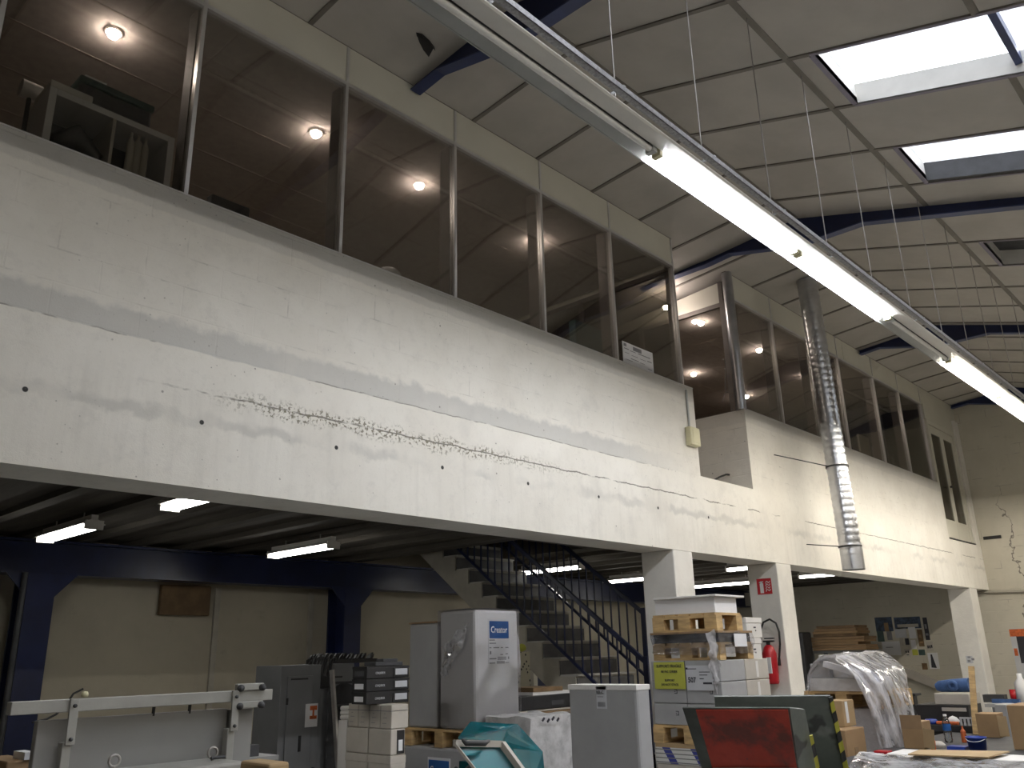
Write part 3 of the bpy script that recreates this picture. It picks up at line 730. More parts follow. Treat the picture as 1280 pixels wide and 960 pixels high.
# ================================================================ GOODS AND MACHINES
def corner_box(xl, xc, xr, yt, yb, Y, z0=None, z1=None, dx=None, dy=None):
    """axis-aligned box: near vertical corner seen at xc standing at depth Y; its real extents follow from the photo"""
    T = onY(xc, yt, Y); B = onY(xc, yb, Y); m = (yt+yb)/2; X = T.x
    ye = onX(xl, m, X).y if dy is None else Y+dy
    xe = onY(xr, m, Y).x if dx is None else X+dx
    return [X, Y, B.z if z0 is None else z0, xe, max(ye, Y+.05), T.z if z1 is None else z1]
def pallet(label, x0, y0, z0, x1, y1, along='y', h=.144, group=None):
    p = thing('pallet', label, 'pallet', ((x0+x1)/2, (y0+y1)/2, z0), group)
    z1 = z0+h; n = 5
    if along == 'y':   # stringers run along Y, deck boards across
        w = (y1-y0)/n
        for i in range(n): bx(x0, y0+i*w+.01, z1-.02, x1, y0+(i+1)*w-.01, z1).build('deck_board', M_PINE, p)
        for xx in ((x0, (x0+x1)/2-.05, x1-.10) if x1-x0 > .62 else (x0, x1-.10)):
            bx(xx, y0, z1-.04, xx+.10, y1, z1-.02).build('stringer', M_PINE, p)
            bx(xx, y0, z0, xx+.10, y1, z0+.02).build('skid', M_PINE, p)
            for yy in (y0, (y0+y1)/2-.06, y1-.12): bx(xx, yy, z0+.02, xx+.10, yy+.12, z1-.04).build('block', M_PINE, p)
    else:
        w = (x1-x0)/n
        for i in range(n): bx(x0+i*w+.01, y0, z1-.02, x0+(i+1)*w-.01, y1, z1).build('deck_board', M_PINE, p)
        for yy in (y0, (y0+y1)/2-.05, y1-.10):
            bx(x0, yy, z1-.04, x1, yy+.10, z1-.02).build('stringer', M_PINE, p)
            bx(x0, yy, z0, x1, yy+.10, z0+.02).build('skid', M_PINE, p)
            for xx in (x0, (x0+x1)/2-.06, x1-.12): bx(xx, yy, z0+.02, xx+.12, yy+.10, z1-.04).build('block', M_PINE, p)
    return p
def crumpled(mb_fn, name, m, parent, amp=.01, sc_=9):
    b = MB(); mb_fn(b)
    b.v = [p+V((mnoise.noise(p*sc_), mnoise.noise(p*sc_+V((7,3,1))), mnoise.noise(p*sc_+V((1,9,4)))))*amp for p in b.v]
    return b.build(name, m, parent)
def grid_box(b, x0, y0, z0, x1, y1, z1, n=8):
    def f(o, u, w):
        o, u, w = V(o), V(u), V(w); b.sheet(lambda s, t: o+u*s+w*t, n, n)
    dx, dy, dz = x1-x0, y1-y0, z1-z0
    f((x0,y0,z0), (dx,0,0), (0,0,dz)); f((x0,y1,z0), (0,-dy,0), (0,0,dz)); f((x0,y0,z1), (dx,0,0), (0,dy,0))
    f((x1,y0,z0), (0,dy,0), (0,0,dz)); f((x1,y1,z0), (-dx,0,0), (0,0,dz))

# ---- tall pallet stack in front of the nearest pillar
PY = 3.8
X0p, Yp, zb, X1p, Y1p, zt = corner_box(816, 899, 966, 825, 930, PY)
Xm = X0p
zA = onY(899, 935, PY).z
# blue and white striped load, lowest
r = thing('striped_load', 'stack wrapped in blue and white striped tape at the foot of the tall pallet stack', 'load', (Xm+.3, PY+.35, 0))
bx(Xm, PY, 0, X1p, Y1p, zA-.16).build('cartons', M_CREAMB, r, .01)
n = NT('blue_white_checks'); cc = n.coords(); sp = n.new('ShaderNodeSeparateXYZ'); n.link(cc, sp.inputs[0])
q = n.math('FRACT', n.math('ADD', n.math('MULTIPLY', n.math('SUBTRACT', sp.outputs[0], sp.outputs[1]), 3.6), n.math('MULTIPLY', sp.outputs[2], 2.2)))
ck = n.math('GREATER_THAN', n.math('FRACT', n.math('MULTIPLY', sp.outputs[2], 30)), .25)
cmix = n.mix(n.math('GREATER_THAN', q, .72), (.62, .62, .6), (.03, .04, .25)); cmix = n.mix(ck, (.2, .2, .2), cmix)
M_CHECK = n.done(n.principled(cmix, .5))
bx(Xm-.004, PY-.004, zA-.16, X1p+.004, Y1p+.004, zA-.035).build('striped_band', M_CHECK, r)
bx(Xm-.004, PY-.004, zA-.034, X1p, Y1p, zA-.002).build('lid', M_CARD3, r)
zP = zA+.144
pallet('lowest wooden pallet of the tall stack, half hidden behind the red plate', Xm-.01, PY-.01, zA, X1p, Y1p+.01, 'x', group='pallets of the tall stack')
# two courses of white cartons
zW = onY(899, 825, PY).z
hh = (zW-zP)/3
wy = (Y1p-PY)/2; wx = (X1p-Xm)/2
nm = ['bottom', 'middle', 'top']; side = ['front', 'rear']; nn = 0
for c in range(3):
    for j in range(2):
        ca = thing('white_carton', 'grey-white carton, %s course of the tall pallet stack, %s one' % (nm[c], ('nearer', 'farther')[j]), 'carton', (Xm+.2, PY+wy*(j+.5), zP+c*hh), 'white cartons of the tall pallet stack')
        bx(Xm+.006, PY+wy*j+.004, zP+c*hh+.002, Xm+wx-.004, PY+wy*(j+1)-.004, zP+(c+1)*hh-.002).build('carton_body', M_GREYB, ca, .006)
        if c < 2: ink(NX, (Xm+.006, PY+wy*(j+.35), zP+c*hh+hh*.45), [(0,0,.03,.006),(0,.03,.03,.036),(.024,0,.03,.036),(0,.015,.012,.02)], M_INK, ca)
        cb = thing('cream_carton', 'cream carton at the right of the tall pallet stack, %s course, %s' % (nm[c], ('in front', 'behind')[j]), 'carton', (Xm+wx*1.5, PY+wy*(j+.5), zP+c*hh), 'cream cartons of the tall pallet stack')
        bx(Xm+wx+.004, PY+wy*j+.004, zP+c*hh+.002, X1p-.006, PY+wy*(j+1)-.004, zP+(c+1)*hh-.002).build('carton_body', M_CREAMB, cb, .006)
        bx(Xm+wx*1.45, PY+wy*j+.003, zP+c*hh+.02, Xm+wx*1.55, PY+wy*j+.0045, zP+(c+1)*hh-.02).build('tape', M_WHITEB, cb)
# yellow sheet and grey label on the left side
def sheetX(name, xl, xr, yt, yb, m, label, xw, cat='notice'):
    a, c, e = onX(xl, yt, xw), onX(xr, yt, xw), onX(xl, yb, xw)
    r = thing(name, label, cat, (xw, (a.y+c.y)/2, (a.z+e.z)/2))
    bx(xw-.0025, c.y, e.z, xw, a.y, a.z).build('paper', m, r); return r, a, c, e
r, a, c, e = sheetX('yellow_notice', 817, 855, 828, 861, M_YEL, 'yellow paper notice taped to the cartons of the tall pallet stack', Xm-.002)
W_, H_ = a.y-c.y, a.z-e.z
lettering('SUPPORT FRAGILE', H_*.16, (Xm-.006, a.y-W_*.5, a.z-H_*.2), *NX, M_INK, r, 'print', 'CENTER', .88)
lettering('NE PAS GERBER', H_*.13, (Xm-.006, a.y-W_*.5, a.z-H_*.40), *NX, M_INK, r, 'print', 'CENTER', .85)
lettering('SUPPORT', H_*.12, (Xm-.006, a.y-W_*.5, a.z-H_*.72), *NX, M_INK, r, 'print', 'CENTER', .9)
lettering('DO NOT STACK', H_*.12, (Xm-.006, a.y-W_*.5, a.z-H_*.88), *NX, M_INK, r, 'print', 'CENTER', .9)
r, a, c, e = sheetX('grey_delivery_label', 857, 890, 832, 863, M_LG, 'pale grey delivery label reading 507 beside the yellow notice', Xm-.002, 'label')
W_, H_ = a.y-c.y, a.z-e.z
lettering('507', H_*.30, (Xm-.006, a.y-W_*.06, a.z-H_*.68), *NX, M_INK, r, 'number', 'LEFT', .85, bold=.03)
ink(NX, (Xm-.0045, a.y, e.z), [(W_*.5,H_*.72,W_*.9,H_*.75),(W_*.5,H_*.6,W_*.8,H_*.63),(W_*.5,H_*.45,W_*.66,H_*.49),(W_*.62,H_*.25,W_*.95,H_*.33),(W_*.05,H_*.85,W_*.4,H_*.88),(0,H_*.84,W_*.07,H_*.92)], M_INK, r)
# middle pallet with the dark wrapped load
z0 = zW; X1q = onY(940, 800, PY).x
pallet('middle pallet of the tall stack under a dark wrapped load', Xm+.02, PY, z0, X1q, Y1p-.03, 'y', group='pallets of the tall stack')
zq = z0+.144; zr = onY(899, 788, PY).z
r = thing('wrapped_load', 'dark load under shiny stretch film between two pallets of the tall stack', 'load', (Xm+.3, PY+.3, zq))
crumpled(lambda b: grid_box(b, Xm+.03, PY+.01, zq, X1q-.02, Y1p-.04, zr-.02, 8), 'dark_sheets', M_WRAPD, r, .008)
crumpled(lambda b: grid_box(b, Xm+.005, PY-.012, z0+.05, X1q+.01, Y1p-.02, zr-.012, 12), 'stretch_film', M_FILMT, r, .02, 14)
bx(Xm+.0, PY-.01, zr-.018, X1q, Y1p-.02, zr-.001).build('top_board', M_CARD2, r)
a = onY(916, 792, PY-.02); c = onY(933, 808, PY-.02)
bx(a.x, PY-.03, c.z, c.x, PY-.026, a.z).build('delivery_note', M_LW, r)
crumpled(lambda b: b.sheet(lambda s, t: (Xm-.015+.03*s*t, PY+.10-.09*s-.05*t*(1-s), zr-.005-t*.50), 5, 16), 'film_tail', M_FILM2, r, .03, 16)
# top pallet with white paper
pallet('top pallet of the tall stack carrying white paper', Xm+.05, PY+.02, zr, onY(930, 775, PY).x, Y1p-.02, 'y', .15, group='pallets of the tall stack')
zs = zr+.15; zt2 = onY(901, 741, PY).z
r = thing('paper_load', 'white stack of paper sheets on the topmost pallet before the nearest pillar', 'paper stack', (Xm+.3, PY+.3, zs))
bx(Xm+.08, PY+.04, zs, onY(926, 760, PY).x, Y1p-.04, zt2-.03).build('sheets', M_PAPER, r, .003)
bx(Xm+.04, PY+.0, zt2-.03, onY(930, 745, PY).x, Y1p-.05, zt2-.012).build('cover_board', M_WHITEB, r, .004)
# white file cartons behind it
for i, (yt, yb, lab) in enumerate([(772, 797, 'upper'), (798, 825, 'lower')]):
    A = corner_box(None, 932, 952, yt, yb, PY+.45, dy=.3)
    r = thing('file_carton', 'white carton with small black marks right of the wrapped load, %s of two' % lab, 'carton', (A[0]+.1, A[1], A[2]), 'file cartons behind the tall stack')
    bx(*A).build('carton_body', M_WHITEB, r, .006); bx(A[0]-.006, A[1]-.006, A[5]-.05, A[3]+.006, A[4]+.006, A[5]+.003).build('lid', M_WHITEB, r, .004)
    ink(NY, (A[0]+.14, A[1], A[2]+.06), [(0,.03,.05,.045),(.03,0,.05,.015)], M_INK, r)
    if i == 1: bx(A[0]+.02, A[1]+.02, 0, A[3]-.02, A[4]-.02, A[2]).build('carton_below', M_WHITEB, r, .006)

# ---- grey carton in front, left of the tall stack
A = corner_box(712, 795, 815, 857, 950, 3.4, z0=0)
r = thing('big_grey_carton', 'large plain light grey carton with rounded corner left of the pallet stack', 'carton', ((A[0]+A[3])/2, (A[1]+A[4])/2, 0))
bx(*A).build('carton_body', M_GREYB, r, .02)
bx(A[0]-.002, A[1]-.002, A[5]-.03, A[3]+.002, A[4]+.002, A[5]+.004).build('lid', M_WHITEB, r, .003)
a = onX(745, 858, A[0]); c = onX(759, 886, A[0])
bx(A[0]-.002, c.y, c.z, A[0], a.y, a.z).build('label', M_LG, r)
lettering('KR-C', .028, (A[0]-.003, a.y-.002, a.z-.045), *NX, M_INK, r, 'print', 'LEFT', .95)
ink(NX, (A[0]-.003, a.y-.01, c.z+.012), [(.004*i*1.6, 0, .004*i*1.6+.004, .03) for i in range(10)]+[(0,.06,.05,.065),(0,.08,.06,.084)], M_INKG, r)

# ---- the two big white wrapped pallets with blue maker labels
CY = 5.35
A = corner_box(549, 594, 649, 761, 914, CY)
Xc = A[0]; zc0 = A[2]
B_ = corner_box(511, 549, 549, 778, 914, A[4], dx=A[3]-A[0])
def maker_label(parent, x, y, ztop, w, k):
    h = w*1.42
    bx(x, y-.003, ztop-h, x+w, y, ztop).build('label_sheet', M_LW, parent)
    bx(x+w*.05, y-.0045, ztop-w*.62, x+w*.97, y-.003, ztop-w*.07).build('label_blue_field', M_LBLUE, parent)
    lettering('Creator', w*.29, (x+w*.5, y-.006, ztop-w*.44), *NY, M_LW, parent, 'maker_name', 'CENTER', .82)
    if k:
        R = [(.04,.66,.3,.69),(.04,.76,.35,.79),(.04,.90,.13,.93),(.22,.90,.5,.93),(.58,.9,.68,.93),(.8,.9,.95,.93),(.06,1.02,.12,1.12),(.55,1.12,.68,1.15),(.8,1.1,.92,1.13),(.04,1.24,.36,1.28),(.04,1.38,.3,1.41),(.78,1.38,.96,1.40),(.92,1.2,.97,1.28)]
        R += [(.42+.035*i, 1.2, .442+.035*i, 1.31) for i in range(12)]+[(.38+.035*i, 1.33, .40+.035*i, 1.42) for i in range(11)]
        ink(NY, (x, y-.003, ztop), [(a*w, -d*w, c*w, -b*w) for a, b, c, d in R], M_INKG, parent)
r = thing('wrapped_carton_load', 'tall white film-wrapped load with a blue Creator label, before the stairs', 'load', ((A[0]+A[3])/2, (A[1]+A[4])/2, zc0))
bx(A[0], A[1], zc0, A[3], A[4], A[5]).build('load_body', M_PAPER, r, .03)
lx = onY(610, 790, CY).x; lz = onY(610, 773.5, CY).z; lw = onY(636, 790, CY).x-lx
maker_label(r, lx, CY-.001, lz, lw, True)
crumpled(lambda b: grid_box(b, A[0]-.012, A[1]-.008, zc0, A[3]+.01, A[4]+.01, A[5]+.006, 14), 'stretch_film', clear('thin_film', (.97,.97,.98), .07, .12, (.9,.9,.95)), r, .008, 8)
a = onX(560, 790, A[0]-.02); 
crumpled(lambda b: b.sheet(lambda s, t: (A[0]-.022, A[1]+.36-.30*s+.05*t, zc0+.70+.15*s-.30*t*(1-.45*s)), 10, 8), 'torn_film_flap', M_FILM, r, .035, 22)
r2 = thing('wrapped_carton_load', 'lower light grey wrapped load behind the tall labelled one', 'load', ((B_[0]+B_[3])/2, (B_[1]+B_[4])/2, zc0))
bx(B_[0], B_[1]+.012, zc0, B_[3], B_[4], B_[5]).build('load_body', M_GREYB, r2, .02)
bx(B_[0]-.01, B_[1]+.012, B_[5], B_[3], B_[4], B_[5]+.012).build('cover_board', M_CARD2, r2)
zpl = zc0-.144
pallet('wooden pallet under the tall white labelled load', A[0]-.03, A[1]-.02, zpl, A[3], B_[4]+.02, 'x')
r = thing('lower_carton_load', 'white load with a second blue Creator label under the pallet', 'load', ((A[0]+A[3])/2, (A[1]+B_[4])/2, 0))
bx(A[0]-.03, A[1]-.02, 0, A[3], B_[4]+.02, zpl-.002).build('load_body', M_GREYB, r, .02)
# its label faces the left side
a = onX(535, 946, A[0]-.031); c = onX(563, 946, A[0]-.031); w = a.y-c.y
bx(A[0]-.034, c.y, a.z-w*1.1, A[0]-.031, a.y, a.z).build('label_sheet', M_LW, r)
bx(A[0]-.036, c.y+w*.05, a.z-w*.62, A[0]-.034, a.y-w*.05, a.z-w*.07).build('label_blue_field', M_LBLUE, r)
lettering('Creator', w*.29, (A[0]-.038, (a.y+c.y)/2, a.z-w*.44), *NX, M_LW, r, 'maker_name', 'CENTER', .82)

# ---- reams, cartons and black file boxes left of it
RY = 5.5
A = corner_box(433, 490, 511, 881, 912, RY)
Xr = A[0]; z0 = A[2]
zl1 = onY(490, 945, RY).z
wy = (A[4]-A[1])
for i in range(4):
    r = thing('paper_box', 'narrow white paper box standing in the row under the black boxes, %s from the right' % ['first', 'second', 'third', 'fourth'][i], 'box', (Xr, A[1]+wy*(i+.5)/4, z0), 'row of narrow white paper boxes')
    bx(Xr+.004*i, A[1]+wy*i/4+.004, z0+.002, A[3], A[1]+wy*(i+1)/4-.006, A[5]).build('box_body', M_CREAMB, r, .008)
    bx(Xr+.004*i-.002, A[1]+wy*i/4+.004, A[5]-.05, A[3], A[1]+wy*(i+1)/4-.006, A[5]-.045).build('lid_edge', M_INKG, r)
    ink(NX, (Xr+.004*i, A[1]+wy*(i+1)/4-.03, z0+.03), [(0,.01,.05,.014),(.01,.05,.06,.054),(.02,.08,.04,.084)], M_INKG, r)
for i in range(2):
    r = thing('cream_paper_carton', 'cream carton under the narrow white boxes, %s of the upper pair' % ['right', 'left'][i], 'carton', (Xr, A[1]+wy*(i+.5)/2, zl1), 'cream cartons below the narrow boxes')
    bx(Xr, A[1]+wy*i/2+.006, zl1+.002, A[3]-.03, A[1]+wy*(i+1)/2-.006, z0).build('carton_body', M_CREAMB, r, .008)
    if i == 0: bx(A[0]+.06, A[1]+.002, zl1+.01, A[3]-.04, A[1]+.0065, z0-.01).build('dark_side', M_DARK, r); bx(A[3]-.10, A[1]-.001, zl1+.03, A[3]-.06, A[1]+.003, z0-.08).build('side_label', M_LW, r)
    r = thing('cream_paper_carton', 'cream carton at the bottom under the narrow white boxes, %s of the lower pair' % ['right', 'left'][i], 'carton', (Xr, A[1]+wy*(i+.5)/2, 0), 'cream cartons below the narrow boxes')
    bx(Xr, A[1]+wy*i/2+.006, 0, A[3]-.02, A[1]+wy*(i+1)/2-.006, zl1).build('carton_body', M_CREAMB, r, .008)
    bx(Xr-.003, A[1]+wy*i/2+.004, zl1-.06, A[3]-.02, A[1]+wy*(i+1)/2-.004, zl1-.002).build('lid', M_CREAMB, r, .003)
# black boxes: left side 440-460, front 460-510
Bk = corner_box(440, 459, 511, 833, 880, RY+.18, z0=A[5]+.002)
hk = (Bk[5]-Bk[2])/3
for k in range(3):
    for j in range(2):
        xa = Bk[0]+(Bk[3]-Bk[0])*(0, .62)[j]; xb = Bk[0]+(Bk[3]-Bk[0])*(.61, 1)[j]
        za = Bk[2]+k*hk
        r = thing('black_file_box', 'black box with grey lettering, %s row of the stack on the white paper boxes, %s' % (['bottom', 'middle', 'top'][k], ['left', 'right'][j]), 'box', ((xa+xb)/2, Bk[1], za), 'black boxes on the white paper boxes')
        bx(xa, Bk[1], za+.001, xb, Bk[4], za+hk-.003).build('box_body', M_DARK, r, .004)
        bx(xa-.002, Bk[1]-.002, za+hk-.02, xb+.002, Bk[4], za+hk-.002).build('lid', M_DARK, r)
        if j == 0:
            lettering('CONQUEROR', hk*.26, ((xa+xb)/2, Bk[1]-.003, za+hk*.36), *NY, M_LG, r, 'print', 'CENTER', .62)
            bx(xa-.003, Bk[1]+.04, za+hk*.2, xa, Bk[1]+(Bk[4]-Bk[1])*.8, za+hk*.62).build('end_label', M_LW if k < 2 else M_CHAR, r)
        else: bx(xa+.02, Bk[1]-.003, za+hk*.25, xb-.02, Bk[1], za+hk*.75).build('front_label', M_LG, r)
bx_ = thing('dark_tray', 'flat dark tray lying on top of the black boxes', 'tray', ((Bk[0]+Bk[3])/2, Bk[1]+.1, Bk[5]))
MB().box(Bk[0]+.10, Bk[1]+.02, Bk[5], Bk[3]-.05, Bk[4]-.02, Bk[5]+.03).build('tray_base', M_CHAR, bx_, .004)
bx(Bk[0]+.2, Bk[1]+.05, Bk[5]+.03, Bk[3]-.08, Bk[4]-.05, Bk[5]+.055).build('tray_lid', M_CHAR, bx_, .004)
# rolled white bags left of the reams
b = MB()
for i in range(3): b.tube([(Xr+.06, A[4]+.02, z0+.07+.035*i), (Xr+.06, A[4]+.14, z0+.065+.035*i)], .022, 10)
b.box(Xr+.02, A[4]+.01, 0, Xr+.30, A[4]+.13, z0+.045)
tag(b.build('folded_bags', M_WHITEB), 'small pile of folded white bags left of the narrow paper boxes', 'bags')

# ---- grey cabinets
def cabinet(label, xl, xc, xr, yt, Y, d=.45):
    A = corner_box(None, xc, xr, yt, 960, Y, z0=0, dy=d)
    r = thing('steel_cabinet', label, 'cabinet', ((A[0]+A[3])/2, Y+d/2, 0), 'grey steel cabinets')
    bx(*A).build('cabinet_body', M_CAB, r, .006)
    dr = bx(A[0]+.07, Y-.018, .12, A[3]-.10, Y-.001, A[5]-.10).build('cabinet_door', M_CAB, r, .004)
    bx(A[0]+.10, Y-.021, A[5]-.135, A[3]-.16, Y-.018, A[5]-.12).build('vent_slot', M_DARK, dr)
    bx((A[0]+A[3])/2-.01, Y-.03, .78, (A[0]+A[3])/2+.012, Y-.018, .92).build('cabinet_handle', M_DARK, dr)
    for z in (.35, 1.2): bx(A[0]+.06, Y-.024, z, A[0]+.08, Y-.016, z+.06).build('hinge', M_DARK, dr)
    return r, A
c1, A1 = cabinet('grey steel cabinet, left of two, with a red-printed sheet on its edge', 349, 352, 399, 832, 7.4)
c2, A2 = cabinet('grey steel cabinet, right of two, behind the ladder and black boxes', 400, 404, 441, 830, 7.45)
MB().lathe(((A1[0]+A1[3])/2+.16, 7.382, .60), [(.03, 0), (.028, .02), (.012, .03), (0, .03)], 14, (0,-1,0)).build('cabinet_lock', M_DARK, c1)
p = onY(382, 880, 7.38); q = onY(396, 908, 7.38)
r = thing('warning_sheet', 'pale sheet with red print stuck on the left cabinet', 'notice', (p.x, 7.38, q.z))
bx(p.x, 7.376, q.z, q.x, 7.379, p.z).build('paper', M_LW, r)
ink(NY, (p.x+.05, 7.376, q.z+.05), [(0,.02,.08,.05),(.03,.05,.05,.10),(0,.10,.08,.14)], M_ORANGE, r)
# dark spiky bundle on the cabinets
def spikes(name, label, base, w, d, h, n):
    b = MB(); b.box(base.x, base.y, base.z, base.x+w, base.y+d, base.z+h*.45)
    for i in range(n):
        x = base.x+w*random.random(); y = base.y+d*random.random()
        b.tube([(x, y, base.z+h*.4), (x+.03, y, base.z+h*(.75+.25*random.random())), (x+.05, y, base.z+h*(.95+.2*random.random()))], [.022, .018, .002], 5)
    tag(b.build(name, M_DARK), label, 'brushes')
p = onY(384, 858, 7.5); spikes('brush_bundle', 'bundle of black bristly strips standing between the grey cabinets', V((A1[3]+.0, 7.40, A1[5]-.22)), A2[0]-A1[3]-.01 if A2[0]-A1[3] > .1 else .1, .25, .27, 40)
p = onY(427, 828, 7.6); spikes('brush_bundle', 'black bristly strips lying on top of the right grey cabinet', V((A2[0]+.05, 7.6, A2[5]+.002)), .75, .22, .09, 60)
bx_ = bx(A1[3]+.005, 7.42, 0, A2[0]-.005, 7.8, A1[5]-.225)
tag(bx_.build('narrow_grey_shelf', M_CAB, None, .004), 'narrow grey shelf unit between the two cabinets under the bristly bundle', 'shelf')
# ladder
r = thing('ladder', 'dark metal ladder leaning against the right grey cabinet', 'ladder', (A2[0], 7.1, 0))
la, lb = onY(402, 850, 7.25), onY(400, 960, 7.0); 
L0, L1 = V((A2[0]-.02, 7.0, 0)), V((A2[0]+.0, 7.30, 1.50))
for dx in (0, .34): MB().bar(L0+V((dx,0,0)), L1+V((dx,0,0)), .025, .05, (0,1,0)).build('rail', M_WIRE if dx == 0 else M_CHAR, r)
for i in range(7): t_ = .08+.14*i; MB().bar(L0.lerp(L1, t_), L0.lerp(L1, t_)+V((.34,0,0)), .03, .022).build('rung', M_CHAR, r)
r = thing('dark_cloth', 'dark cloth hanging in front of the right grey cabinet', 'cloth', (A2[0]+.2, 7.4, .9))
crumpled(lambda b: b.sheet(lambda s, t: (A2[0]+.04+.36*s*(1-.2*t), 7.40-.03*math.sin(9*s), 1.28-.95*t+.10*math.sin(PI*s)), 10, 10), 'cloth_body', M_CHAR, r, .02, 8)

# ---- goods in front of the stairs
SY = 5.6
def bpx(xl, xr, yt, yb, Y, d, **k):
    a = onY(xl, (yt+yb)/2, Y); c = onY(xr, (yt+yb)/2, Y)
    return [a.x, Y, onY(xl, yb, Y).z, c.x, Y+d, onY(xl, yt, Y).z]
A = bpx(664, 718, 897, 960, SY-.8, .5); A[2] = 0; zz0 = A[5]
r = thing('film_wrapped_load', 'grey marbled film-wrapped load left of the large grey carton', 'load', (A[0]+.2, A[1]+.2, 0))
crumpled(lambda b: grid_box(b, *A, 12), 'load_body', M_MARB, r, .03, 7)
b = MB()
for i in range(4): b.obox((A[0]+.12+.06*i, A[1]-.03, A[5]-.02-.012*(i % 2)), (.012,0,.010), (0,.005,0), (.004,0,-.006))
b.build('black_marks', M_INK, r)
A = bpx(652, 719, 889, 899, SY, .6); 
r = thing('flat_boards', 'pile of flat grey boards behind the marbled load', 'boards', (A[0]+.2, A[1]+.2, A[2]))
zc_ = A[5]; hb = (A[5]-A[2])/4
bx(A[0], A[1]+.08, 0, A[3]+.1, A[4], A[2]).build('base_load', M_GREYB, r)
for i in range(4): bx(A[0]-.03*(i % 2), A[1]-.03*((i+1) % 2), A[2]+i*hb+.001, A[3]+.12, A[4], A[2]+(i+1)*hb-.004).build('board', M_CREAMB if i % 2 else M_CARD2, r)
A = bpx(652, 719, 871, 889, SY, .55); A[2] = zc_
r = thing('black_slab', 'black flat box lying on the grey boards behind the marbled load', 'box', (A[0]+.2, A[1]+.2, A[2]))
bx(*[A[0]-.02, A[1], A[2]+.002, A[3]+.12, A[4], A[5]]).build('box_body', M_DARK, r, .006)
bx(A[0]+.42, A[1]-.003, A[2]+.03, A[0]+.6, A[1], A[2]+.07).build('box_print', M_CHAR, r)
zs_ = A[5]
A = bpx(666, 703, 860, 871, SY, .35); A[2] = zs_
r = thing('timber_offcut', 'brown timber offcut on white board lying on the black box', 'timber', (A[0]+.2, A[1]+.2, A[2]))
bx(A[0], A[1], A[2]+.002, A[3]+.12, A[4], A[2]+.03).build('white_board', M_WHITEB, r); bx(A[0], A[1]-.005, A[2]+.031, A[3], A[4], A[5]).build('timber', M_BROWNW, r)
A = bpx(648, 663, 815, 872, 7.0, .03)
r = thing('spotted_board', 'pale board covered in black spots standing right of the tall white load', 'board', (A[0]+.1, A[1], A[2]))
bx(A[0], A[1], 0, A[3], A[4], A[5]).build('board_panel', M_SPOTB, r); MB().lathe(((A[0]+A[3])/2-.02, A[1]+.015, A[5]+.05), [(.0, -.05), (.05, -.03), (.055, .0), (.04, .03), (0, .045)], 14).build('yellow_knob', M_YEL, r)
A = bpx(667, 672, 828, 862, 8.2, .06); A[2] = 0
tag(bx(*A).build('pale_post', M_FASCIA, None, .004), 'narrow pale upright post under the stair slope', 'post')
A = bpx(672, 700, 830, 862, 8.5, .06); A[2] = 0
tag(bx(*A).build('dark_blue_panel', M_BLUE, None, .004), 'dark blue panel in the shadow under the stair slope', 'panel')

# ---- teal acrylic machine hood
HY = 2.7
def hood(q, dz=0): return onY(q[0], q[1], HY)
r = thing('machine_hood', 'teal see-through acrylic machine hood in front of the white loads', 'machine hood', (onY(625, 950, HY).x, HY, 0))
def P3(px, py, Y): return onY(px, py, Y)
# outline on the right side (faces +X): a folded acrylic cover, near side Y=2.62, far side Y=3.02
x_l, x_r = P3(576, 922, HY).x, P3(638, 922, HY).x
tl = P3(588, 902, HY+.25); tr = P3(646, 905, HY+.25); fl = P3(573, 921, HY+.05); fr_ = P3(633, 912, HY+.10)
kr = P3(678, 940, HY+.14); br_ = P3(681, 975, HY+.14); nl = P3(638, 985, HY-.18); fl2 = P3(628, 926, HY-.02)
def panel(b, pts, th=.006):
    pts = [V(p) for p in pts]; nn = (pts[1]-pts[0]).cross(pts[2]-pts[0]).normalized()*th
    m = len(pts); b.add(pts+[p+nn for p in pts], [tuple(range(m))[::-1], tuple(range(m, 2*m))]+[(i, (i+1) % m, m+(i+1) % m, m+i) for i in range(m)])
b = MB(); panel(b, [tl, tr, fr_, fl]); b.build('hood_top', M_TEAL, r)
b = MB(); panel(b, [fl, fr_, fl2, P3(575, 924, HY-.02)]); b.build('hood_front_fold', M_TEAL, r)
b = MB(); panel(b, [tr, kr, br_, P3(660, 992, HY-.16), fl2, fr_]); b.build('hood_side', M_TEAL, r)
fa, fb = P3(568, 929, HY-.06), P3(627, 930, HY-.06); fc, fd = P3(667, 985, HY-.2), P3(612, 985, HY-.2)
b = MB(); b.bar(fa, fb, .02, .025).bar(fb, fc, .025, .03).bar(fa, fd, .008, .01); b.build('hood_frame', M_CREAMB, r)
b = MB(); b.tube([P3(578, 925, HY-.08), P3(583, 929, HY-.10), P3(606, 929, HY-.10), P3(611, 926, HY-.08)], [.006, .011, .011, .006], 10); b.build('hood_handle', M_CHAR, r)
b = MB(); panel(b, [fa+V((.01,.01,0)), fb+V((0,.01,0)), fc+V((0,.01,0)), fd+V((0,.01,0))], .004); b.build('hood_window', clear('hood_window_sheet', (.20,.48,.52), .05, .35, fres=.25), r)
zb_ = P3(640, 990, HY).z
bx(fd.x-.05, HY-.25, 0, br_.x, HY+.4, min(zb_, fc.z)-.02).build('machine_base', M_MACHG, r, .01)
for xx in (fd.x+.06, fd.x+.14):
    MB().lathe((xx, HY+.05, min(zb_, fc.z)-.02), [(.03, 0), (.03, .09), (.022, .13), (0, .145)], 16).build('roller_knob', M_CHAR, r)
bx(fd.x+.22, HY+.1, min(zb_, fc.z)-.02, fd.x+.36, HY+.2, min(zb_, fc.z)+.12).build('blue_inner_box', M_TEAL, r)

